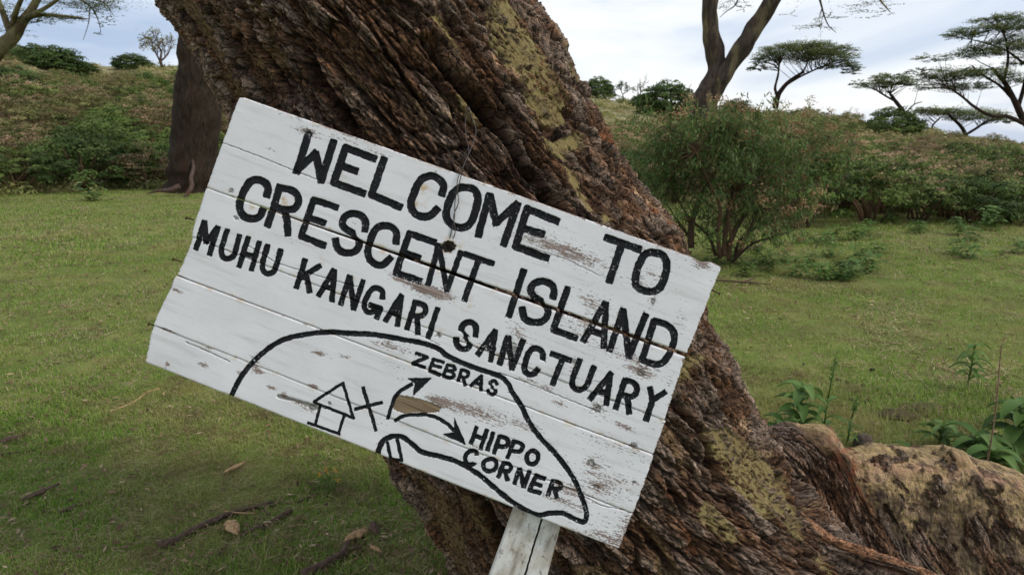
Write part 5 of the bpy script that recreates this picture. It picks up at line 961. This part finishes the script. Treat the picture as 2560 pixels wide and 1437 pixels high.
for (px, pyt, Y, h, n, L, W, lab, sd_, spk) in ((1998, 1000, 3.05, .36, 24, .14, .062, 'broad-leaved green plant growing behind the bend of the root', 1, 0), (1950, 1060, 3.0, .20, 16, .13, .07, 'small leafy plant squeezed between the trunk and the broad-leaved plant', 2, 0), (2062, 1000, 3.0, .30, 9, .13, .045, 'green plant with a budding flower spike behind the bend of the root', 3, .20),
        (2545, 1060, 2.95, .30, 26, .18, .075, 'large broad-leaved plant at the right edge behind the root', 4, 0), (2440, 1080, 2.9, .16, 20, .17, .06, 'spreading leafy plant beside the dry stalk', 5, 0), (2480, 1120, 2.75, .17, 20, .15, .062, 'broad-leaved plant close behind the root at the foot of the dry stalk', 6, 0), (2290, 1100, 2.85, .10, 16, .15, .045, 'low narrow-leaved plant behind the middle of the root', 7, 0),
        (2190, 1105, 2.9, .06, 7, .12, .035, 'low sprig of leaves behind the dip of the root', 8, 0), (2350, 1075, 3.1, .14, 16, .14, .04, 'leafy sprig left of the dry stalk behind the root', 9, 0), (2120, 1060, 3.1, .16, 8, .09, .022, 'thin weed with small leaves beside the stone', 10, .1), (2410, 1010, 3.9, .28, 22, .13, .035, 'wispy yellow-green weed beyond the root near the right edge', 11, 0)):
    broad_plant(float(at(float(px), float(pyt), Y)[0]), Y, h, n, L, W, lab, sd_, spk)
for (px0, pyt, pyb, Y, lab) in ((2508, 835, 1150, 2.65, 'tall thin dry stalk standing behind the root at the right'), ):
    p_t, p_b = at(2508., 838., Y), at(2468., 1150., Y); p_b[2] = gz(p_b[0], Y); t = obj('dry_stalk', None, loc=tuple(p_b), label=lab, cat='dry stalk'); b = Buf(); q = [p_b * 0, (p_t - p_b) * .5 + np.array([.012, 0, 0]), (p_t - p_b) * .9, (p_t - p_b) + np.array([.012, 0, 0])]; b.tube(q, [.0042, .0032, .002, .001], 6, sm=6, wob=.3); obj('stem', b.mesh('stem', B_DRY), t)
    b = Buf(); u = rng.uniform(.15, 1, 90); C = (p_t - p_b) * u[:, None] + rng.normal(size=(90, 3)) * .004; leaves(b, C, rng.normal(size=(90, 3)), rng.normal(size=(90, 3)), .009, .005, u); obj('seed_head', b.mesh('seed_head', B_DRY), t)
# stone and earth hump behind the root
def lump(name, px, py, Y, size, label, cat, matl, seed):
    p = at(float(px), float(py), Y); u, v = np.meshgrid(np.linspace(0, math.pi, 40), np.linspace(0, 2 * math.pi, 60, endpoint=False), indexing='ij'); d = np.stack([np.sin(u) * np.cos(v), np.sin(u) * np.sin(v), np.cos(u)], -1)
    rr_ = 1 + .25 * fbm(d[..., 0] * 1.5 + seed, d[..., 1] * 1.5, d[..., 2] * 1.5, 4, .6); V = d * rr_[..., None] * np.array(size); o = obj(name, mesh_np(name, V.reshape(-1, 3), grid_faces(40, 60, True), matl), loc=(p[0], Y, gz(p[0], Y) + size[2] * .35), label=label, cat=cat)
m = M('stone', .95, .2); q = m.noise(m.co(), 14, 6, .7); m.base(m.ramp(q, (.35, (0.045, 0.034, 0.025)), (.65, (0.16, 0.13, 0.10)))); m.bump(q, .8, .02); STONE = m.m
m = M('earth', .95, .1); q = m.noise(m.co(), 30, 6, .75); m.base(m.ramp(q, (.35, (0.045, 0.03, 0.02)), (.65, (0.13, 0.10, 0.06)))); m.bump(q, .9, .02); EARTH = m.m
lump('stone', 2160, 1100, 3.05, (.050, .045, .080), 'grey stone standing behind the dip of the root', 'stone', STONE, 1)
lump('earth_clod', 2235, 1062, 3.5, (.11, .07, .026), 'low dark clod of earth in the grass beyond the root', 'earth clod', EARTH, 5)
lump('earth_clod', 2300, 1056, 3.6, (.15, .06, .02), 'long flat clod of dark earth in the grass beyond the root', 'earth clod', EARTH, 9)
# ------------------------------------------------------------ sticks and chips on the lawn
mst = M('stick_bark', .9, .2); q = mst.noise(mst.co((1, 1, 1)), 60, 5, .7); mst.base(mst.mix(mst.mr(mst.attr('tint'), .4, .6), mst.ramp(q, (.3, (0.045, 0.028, 0.020)), (.7, (0.16, 0.105, 0.075))), mst.ramp(q, (.3, (0.30, 0.18, 0.085)), (.7, (0.52, 0.35, 0.19))))); mst.bump(q, .7, .004); STICK = mst.m
def stick(name, pts, rads, label, tint=0.0, lift=.012, cat='stick', subs=()):
    P_ = [np.array(ground_hit(float(x), float(y))) + np.array([0, 0, lift]) for x, y in pts]; dist = np.linalg.norm(P_[0] - C0); b = Buf(); o0 = P_[0].copy(); b.tube([tuple(p - o0) for p in P_], [r * dist / FPX for r in rads], 9, a=tint, sm=5, wob=.35)
    for sp, sr in subs:
        Q = [np.array(ground_hit(float(x), float(y))) + np.array([0, 0, lift + .006]) for x, y in sp]; b.tube([tuple(p - o0) for p in Q], [r * dist / FPX for r in sr], 7, a=tint, sm=4, wob=.4)
    return obj(name, b.mesh(name, STICK), loc=tuple(o0), label=label, cat=cat)
def chip(name, px, py, L, W, ang, label, cat, tint, seed, th=.006):
    r = np.random.default_rng(seed); g_ = ground_hit(float(px), float(py)); sc = np.linalg.norm(np.array(g_) - C0) / FPX; L, W = L * sc, W * sc; n = 9; x = np.linspace(-.5, .5, n)
    w = W * .5 * np.clip(np.array([.35, .8, 1, .95, 1.05, .9, .8, .55, .3]) + r.normal(size=n) * .10, .15, 1.2); yo = np.cumsum(r.normal(size=n)) * W * .06; up = [(x[i] * L, yo[i] + w[i]) for i in range(n)]; dn = [(x[i] * L, yo[i] - w[i] * r.uniform(.7, 1.2)) for i in range(n)][::-1]
    e1 = [(L * .5 + L * r.uniform(-.02, .16), yo[-1] + w[-1] * q) for q in (.7, .3, 0, -.4, -.8)]; out = up + e1 + dn + [(-L * .5 - L * r.uniform(0, .12), yo[0] + q * w[0]) for q in (-.4, .4)]
    V, m_ = [], len(out)
    for k_, (zz, s_) in enumerate(((0, .9), (th, 1.0), (th * 2.2, .72))):
        V += [(a_ * (s_ if k_ == 2 else 1), b_ * s_, zz + r.normal() * th * .25) for a_, b_ in out]
    ctr = (0, 0, th * 2.9); V.append(ctr); F = [[k_ * m_ + i, k_ * m_ + (i + 1) % m_, (k_ + 1) * m_ + (i + 1) % m_, (k_ + 1) * m_ + i] for k_ in (0, 1) for i in range(m_)] + [[2 * m_ + i, 2 * m_ + (i + 1) % m_, 3 * m_] for i in range(m_)]
    me = bpy.data.meshes.new(name); me.from_pydata(V, [], F); me.materials.append(STICK); a = me.attributes.new('tint', 'FLOAT', 'POINT'); a.data.foreach_set('value', np.full(len(V), tint, np.float32))
    o = obj(name, me, loc=(g_.x, g_.y, g_.z + .016), label=label, cat=cat); o.rotation_euler = (r.uniform(-.2, .2), r.uniform(-.15, .15), ang); return o
s1 = stick('fallen_branch', [(395, 1372), (440, 1358), (480, 1335), (520, 1318), (560, 1298), (600, 1285), (650, 1272), (690, 1258)], [9, 8, 7.5, 7, 6, 5, 4, 2.5], 'long bent fallen branch lying in the grass at lower left', subs=[([(560, 1300), (545, 1312), (520, 1322)], [4, 3, 2]), ([(640, 1276), (668, 1270), (690, 1275)], [3, 2, 1])])
stick('fallen_branch', [(608, 1340), (640, 1330), (672, 1315), (702, 1300), (730, 1284)], [4, 5.5, 5, 5.5, 5], 'short straight fallen branch just right of the pale broken chip', subs=[([(655, 1324), (660, 1334)], [3, 1.5])])
chip('wood_chip', 582, 1328, 63, 29, -0.91, 'pale splintered wood chip against the long fallen branch', 'wood chip', 1.0, 1, 0.008)
stick('fallen_branch', [(755, 1445), (800, 1425), (832, 1408), (855, 1390), (868, 1370), (880, 1352)], [11, 11, 10, 9, 8, 7], 'thick fallen branch at the bottom edge of the photo, its broken end pale', subs=[([(860, 1385), (880, 1380), (905, 1375)], [4, 3, 2])])
chip('wood_chip', 892, 1350, 51, 25, 0.8, 'pale broken wood chip at the tip of the thick fallen branch', 'wood chip', 1.0, 2, 0.008)
stick('twig', [(272, 1036), (310, 1025), (340, 1008), (365, 990), (400, 978)], [1.6, 2.2, 2.6, 2.2, 1.6], 'pale thin curved twig in the grass below the left corner of the sign', 1.0, .01, 'twig')
stick('twig', [(0, 1142), (40, 1136), (80, 1130), (118, 1122)], [1.6, 2, 2, 1.2], 'thin dark twig at the left edge of the lawn', 0, .008, 'twig')
stick('twig', [(640, 1295), (600, 1292), (560, 1290)], [1.2, 1.4, 1.0], 'pale straw-like twig beside the long fallen branch', 1, .02, 'twig')
chip('wood_chip', 589, 1175, 46, 13, 1.04, 'narrow brown bark chip standing in the grass left of the trunk', 'wood chip', 1.0, 3, 0.004)
chip('wood_chip', 32, 1107, 34, 13, 0.74, 'brown wood chip in the grass near the left edge', 'wood chip', 0.0, 4, 0.004)
chip('wood_chip', 101, 1242, 67, 15, 1.11, 'dark grey-brown bark piece at the left of the lawn', 'wood chip', 0.0, 5, 0.004)
chip('wood_chip', 936, 1328, 54, 19, -1.18, 'short dark stub of wood beside the foot of the trunk', 'wood chip', 0.0, 6, 0.008)
chip('wood_chip', 940, 1380, 31, 13, -0.56, 'small pale wood chip near the foot of the trunk', 'wood chip', 1.0, 7, 0.004)
stick('twig', [(745, 1265), (775, 1248), (800, 1232)], [2, 2.4, 1.4], 'dark little twig between the fallen branches and the trunk', 0, .01, 'twig')
stick('twig', [(545, 1395), (556, 1382), (572, 1366)], [1.8, 2, 1.4], 'short thin twig below the pale wood chip', 0, .01, 'twig')
stick('twig', [(150, 1288), (180, 1278), (205, 1262)], [3, 4, 2], 'brown twig in the grass at the lower left', 0, .01, 'twig')
stick('fallen_branch', [(1700, 704), (1790, 706), (1860, 712), (1930, 714)], [3, 2.5, 2, 1], 'thin dead branch lying on the lawn right of the sign corner', 0, .03, subs=[([(1860, 712), (1885, 700), (1900, 690)], [1.6, 1.2, .6])])
stick('fallen_branch', [(1870, 632), (1900, 620), (1935, 592)], [2, 1.8, 1], 'thin bare branch slanting below the willow-leaved shrub', 0, .05)
m = M('dung', .9, .2); m.base((0.018, 0.016, 0.013)); DUNG = m.m
dm = None
for px, py in ((2115, 962), (2158, 968), (2196, 977), (2143, 987), (2125, 1005), (2160, 1009), (2095, 955), (2180, 926)):
    g_ = ground_hit(float(px), float(py))
    if dm is None:
        u, v = np.meshgrid(np.linspace(0, math.pi, 10), np.linspace(0, 2 * math.pi, 14, endpoint=False), indexing='ij'); d = np.stack([np.sin(u) * np.cos(v), np.sin(u) * np.sin(v), np.cos(u)], -1); rr_ = 1 + .3 * fbm(d[..., 0] * 2, d[..., 1] * 2, d[..., 2] * 2, 3)
        dm = mesh_np('dung_pellet', (d * rr_[..., None] * np.array([.016, .012, .010])).reshape(-1, 3), grid_faces(10, 14, True), DUNG)
    o = obj('dung_pellet', dm, loc=(g_.x, g_.y, g_.z + .012), label='black dung pellet on the lawn beyond the root', cat='dung', group='dung pellets beyond the root'); o.rotation_euler = (0, 0, px)

# ------------------------------------------------------------ grass and litter: nobody could count them
gm = M('grass_blade', .6, .3); gp = gm.wpos(); t_ = gm.attr('tint'); pch = gm.noise(gp, .9, 5, .6); fine_ = gm.noise(gp, 5.0, 3, .6)
gc = gm.ramp(t_, (0, (0.075, 0.150, 0.018)), (.35, (0.180, 0.310, 0.036)), (.72, (0.33, 0.45, 0.080)), (.80, (0.30, 0.25, 0.12)), (1, (0.60, 0.48, 0.28)))
gc = gm.mix(gm.math('MULTIPLY', gm.mr(pch, .44, .62), .7), gc, (0.38, 0.35, 0.13)); gc = gm.mix(gm.math('MULTIPLY', gm.mr(fine_, .50, .66), .62), gc, (0.24, 0.17, 0.09))
gm.base(gc); gm.translucent(gc, .35); GRASS = gm.m
def tuft(name, n, size, h, w, seed, dry=.14, lean=.9):
    r = np.random.default_rng(seed); k = 3; x = r.uniform(-size / 2, size / 2, n) * 1.15; y = r.uniform(-size / 2, size / 2, n) * 1.15; a = r.uniform(0, 6.28, n); le = r.uniform(.1, 1, n) * lean
    hh_ = h * r.uniform(.4, 1.25, n); tn = np.where(r.uniform(0, 1, n) < dry, r.uniform(.8, 1, n), r.uniform(0, .74, n)); hh_ = np.where(tn > .78, hh_ * .8, hh_); le = np.where(tn > .78, le * 2.2, le)
    dx, dy = np.cos(a), np.sin(a); sx, sy = -dy * w / 2, dx * w / 2; b = Buf(); z0 = -.004
    p0 = np.stack([x, y, 0 * x + z0], 1); p1 = p0 + np.stack([dx * le * hh_ * .35, dy * le * hh_ * .35, hh_ * .6], 1); p2 = p0 + np.stack([dx * le * hh_, dy * le * hh_, hh_ * (1 - .25 * np.minimum(le, 1.6))], 1); S = np.stack([sx, sy, 0 * sx], 1)
    V = np.stack([p0 - S, p0 + S, p1 + S * .8, p1 - S * .8, p2], 1).reshape(-1, 3); i = np.arange(n)[:, None] * 5
    F = np.concatenate([i + np.array([0, 1, 2]), i + np.array([0, 2, 3]), i + np.array([3, 2, 4])]); b.add(V, F, np.repeat(tn, 5)); o = obj(name, b.mesh(name, GRASS, sm=False), kind='stuff'); o.hide_render = True; o.hide_viewport = True; o.location = (0, -5, -3); return o
def inst(name, src, pts, rot, sca, label):
    me = bpy.data.meshes.new(name); me.from_pydata([tuple(p) for p in pts], [], []); a = me.attributes.new('rz', 'FLOAT', 'POINT'); a.data.foreach_set('value', np.asarray(rot, np.float32)); a = me.attributes.new('sc', 'FLOAT', 'POINT'); a.data.foreach_set('value', np.asarray(sca, np.float32))
    o = obj(name, me, kind='stuff', label=label); ng = bpy.data.node_groups.new(name, 'GeometryNodeTree'); ng.interface.new_socket('Geometry', in_out='INPUT', socket_type='NodeSocketGeometry'); ng.interface.new_socket('Geometry', in_out='OUTPUT', socket_type='NodeSocketGeometry')
    N, L = ng.nodes, ng.links; gi, go = N.new('NodeGroupInput'), N.new('NodeGroupOutput'); ip = N.new('GeometryNodeInstanceOnPoints'); oi = N.new('GeometryNodeObjectInfo'); oi.inputs['Object'].default_value = src; oi.inputs['As Instance'].default_value = True
    mp_ = N.new('GeometryNodeMeshToPoints'); L.new(gi.outputs[0], mp_.inputs['Mesh']); L.new(mp_.outputs[0], ip.inputs['Points']); L.new(oi.outputs['Geometry'], ip.inputs['Instance'])
    ra = N.new('GeometryNodeInputNamedAttribute'); ra.data_type = 'FLOAT'; ra.inputs['Name'].default_value = 'rz'; cx3 = N.new('ShaderNodeCombineXYZ'); L.new(ra.outputs['Attribute'], cx3.inputs['Z']); L.new(cx3.outputs[0], ip.inputs['Rotation'])
    sa = N.new('GeometryNodeInputNamedAttribute'); sa.data_type = 'FLOAT'; sa.inputs['Name'].default_value = 'sc'; L.new(sa.outputs['Attribute'], ip.inputs['Scale']); L.new(ip.outputs[0], go.inputs[0]); md = o.modifiers.new('scatter', 'NODES'); md.node_group = ng; return o
def cells(r0, r1, step, a0=-.80, a1=.80):
    n = int(r1 / step) + 1; X, Y = np.meshgrid(np.arange(-n, n + 1) * step, np.arange(0, n + 1) * step); X = X.ravel() + rs.uniform(-.4, .4, X.size) * step; Y = Y.ravel() + rs.uniform(-.4, .4, Y.size) * step; r = np.hypot(X, Y); a = np.arctan2(X, Y); k = (r > r0) & (r < r1) & (a > a0) & (a < a1); return X[k], Y[k]
def spread(name, src, r0, r1, step, label, s0=.8, s1=1.25, cond=None):
    X, Y = cells(r0, r1, step)
    if cond is not None: k = cond(X, Y); X, Y = X[k], Y[k]
    Z = terrain(X, Y); q = fbm(X / .8, Y / .8, 3., 3); sc = (s0 + (s1 - s0) * rs.uniform(0, 1, len(X))) * (1 + .35 * q)
    return inst(name, src, np.stack([X, Y, Z - .002], 1), rs.uniform(0, 6.28, len(X)), sc, label)
T1, T1b = tuft('grass', 330, .17, .031, .0027, 1, .18), tuft('grass', 260, .17, .026, .0029, 2, .45, 1.4); T2 = tuft('grass', 420, .40, .034, .0042, 3, .32); T3 = tuft('grass', 420, 1.0, .045, .011, 4, .40); T4 = tuft('grass', 60, .12, .07, .0026, 5, .25)
spread('grass', T1, 1.3, 4.6, .125, 'short green grass of the near lawn', cond=lambda X, Y: fbm(X / .5, Y / .5, 1., 3) > -.22)
spread('grass', T1b, 1.3, 4.6, .16, 'drier matted grass of the near lawn', cond=lambda X, Y: fbm(X / .5, Y / .5, 1., 3) < .2)
spread('grass', T2, 4.4, 10.5, .30, 'grass of the middle lawn')
spread('grass', T3, 10.2, 23, .72, 'grass of the far lawn', cond=lambda X, Y: fbm(X / 3, Y / 3, 1., 3) > -.4)
spread('grass', T4, 1.6, 7, .42, 'scattered longer grass tufts', .5, 1.1, cond=lambda X, Y: fbm(X / .7, Y / .7, 8., 3) > .08)
T5 = tuft('grass', 150, .11, .022, .0026, 6, 1.0, 3.2); T6 = tuft('grass', 130, .34, .035, .0085, 7, 1.0, 3.2)
spread('grass', T5, 1.6, 5.2, .21, 'matted dry straw in the near lawn', .5, 1.3, cond=lambda X, Y: fbm(X / .35, Y / .35, 21., 4) > -.04)
spread('grass', T6, 4.8, 20, .62, 'dry straw patches of the farther lawn', .5, 1.4, cond=lambda X, Y: fbm(X / 1.1, Y / 1.1, 25., 4) > .04)
# taller grass right behind and before the root, and at the foot of the post
X = rs.uniform(1.2, 2.9, 420); Y = rs.uniform(2.75, 3.9, 420); inst('grass', T4, np.stack([X, Y, terrain(X, Y)], 1), rs.uniform(0, 6, 420), rs.uniform(.5, 1.2, 420), 'longer grass behind the root')
X = rs.uniform(1.05, 1.7, 60); Y = rs.uniform(1.6, 1.86, 60); inst('grass', T4, np.stack([X, Y, terrain(X, Y)], 1), rs.uniform(0, 6, 60), rs.uniform(.9, 1.8, 60), 'longer grass in front of the root at the lower right')
# dead leaves, bark crumbs and straw
lm = M('litter', .9, .2); lm.base(lm.ramp(lm.attr('tint'), (0, (0.045, 0.028, 0.020)), (.5, (0.13, 0.075, 0.045)), (.8, (0.26, 0.17, 0.10)), (1, (0.42, 0.32, 0.20)))); lb = Buf()
n = 24000; r_ = 1.6 + 14 * rs.uniform(0, 1, n) ** 1.5; a_ = rs.uniform(-.8, .8, n); X, Y = r_ * np.sin(a_), r_ * np.cos(a_); k = fbm(X / .5, Y / .5, 1., 3) < .20 + rs.normal(size=n) * .15; X, Y = X[k], Y[k]; n = len(X)
D = rs.normal(size=(n, 3)); D[:, 2] *= .15; N_ = np.array([0, 0, 1.0]) + rs.normal(size=(n, 3)) * .35; L_ = rs.uniform(.010, .036, n) * (1 + r_[k] * .12); leaves(lb, np.stack([X, Y, terrain(X, Y) + .020], 1), D, N_, L_, L_ * rs.uniform(.08, .38, n), np.clip(rs.beta(1.7, 1.2, n), 0, 1), .12)
n = 1500; px = rs.uniform(300, 1080, n); py = rs.uniform(1130, 1437, n); d = ray(px, py); tt = -CAM_H / d[:, 2]; X, Y = d[:, 0] * tt, d[:, 1] * tt; D = rs.normal(size=(n, 3)); D[:, 2] *= .2; L_ = rs.uniform(.03, .09, n); leaves(lb, np.stack([X, Y, terrain(X, Y) + .018], 1), D, rs.normal(size=(n, 3)), L_, .0018, rs.uniform(.7, 1, n))
obj('litter', lb.mesh('litter', lm.m, sm=False), kind='stuff', label='dead leaves, bark crumbs and straw strewn over the lawn')
# small yellow-flowered herb by the foot of the trunk
g_ = ground_hit(820., 1225.); t = obj('yellow_flowered_herb', None, loc=g_, label='small feathery herb with orange-yellow flowers in the grass left of the trunk', cat='herb'); b = Buf(); n = 260; v = rs.normal(size=(n, 3)) * np.array([.035, .035, .03]); v[:, 2] = np.abs(v[:, 2]) + .01; leaves(b, v, rs.normal(size=(n, 3)) + np.array([0, 0, .6]), rs.normal(size=(n, 3)), .022, .004, rs.uniform(.1, .7, n)); obj('foliage', b.mesh('foliage', L_BROAD, sm=False), t)
m = M('yellow_petal', .6, .2); m.base((0.75, 0.36, 0.02)); b = Buf(); c_f = np.array([[.0, 0, .10], [.03, .02, .085], [-.035, .01, .075], [.05, -.02, .06]]); i = np.repeat(np.arange(4), 10); v = rs.normal(size=(40, 3)) * .005; leaves(b, c_f[i] + v, v, rs.normal(size=(40, 3)), .009, .006, 0.); obj('flower', b.mesh('flower', m.m, sm=False), t)

# ------------------------------------------------------------ the leaning tree's own limbs and crown, above the frame
def limb(pts, rads):
    b = Buf(); b.tube(pts, rads, 16, sm=5, wob=.25); child('limb', b.mesh('limb', B_BROWN), tree)
for pts, rads in (([(-2.05, 2.15, 3.2), (-2.6, 2.4, 4.0), (-3.4, 2.9, 5.2), (-4.2, 3.6, 6.6)], [.42, .34, .25, .13]), ([(-1.9, 2.15, 3.2), (-1.7, 1.7, 4.2), (-1.2, 1.0, 5.4), (-.6, .3, 6.8)], [.38, .30, .22, .12]), ([(-2.0, 2.2, 3.3), (-1.6, 2.9, 4.6), (-.6, 3.8, 6.2), (.6, 4.6, 7.2)], [.32, .26, .18, .1])): limb(pts, rads)
cb_ = Buf(); n = 1500; v = rs.normal(size=(n, 3)); v /= np.linalg.norm(v, axis=1)[:, None]; k = 60; kc = rs.normal(size=(k, 3)); kc /= np.linalg.norm(kc, axis=1)[:, None]; kc = kc * rs.uniform(.3, 1, (k, 1)) ** .5 * np.array([4.2, 3.6, .9]) + np.array([-2.2, 2.4, 7.6]); i = rs.integers(0, k, n)
leaves(cb_, kc[i] + rs.normal(size=(n, 3)) * np.array([.5, .5, .22]), rs.normal(size=(n, 3)), rs.normal(size=(n, 3)) * .5 + np.array([0, 0, 1]), .16, .06, rs.uniform(0, 1, n)); child('crown', cb_.mesh('crown', L_ACACIA, sm=False), tree)
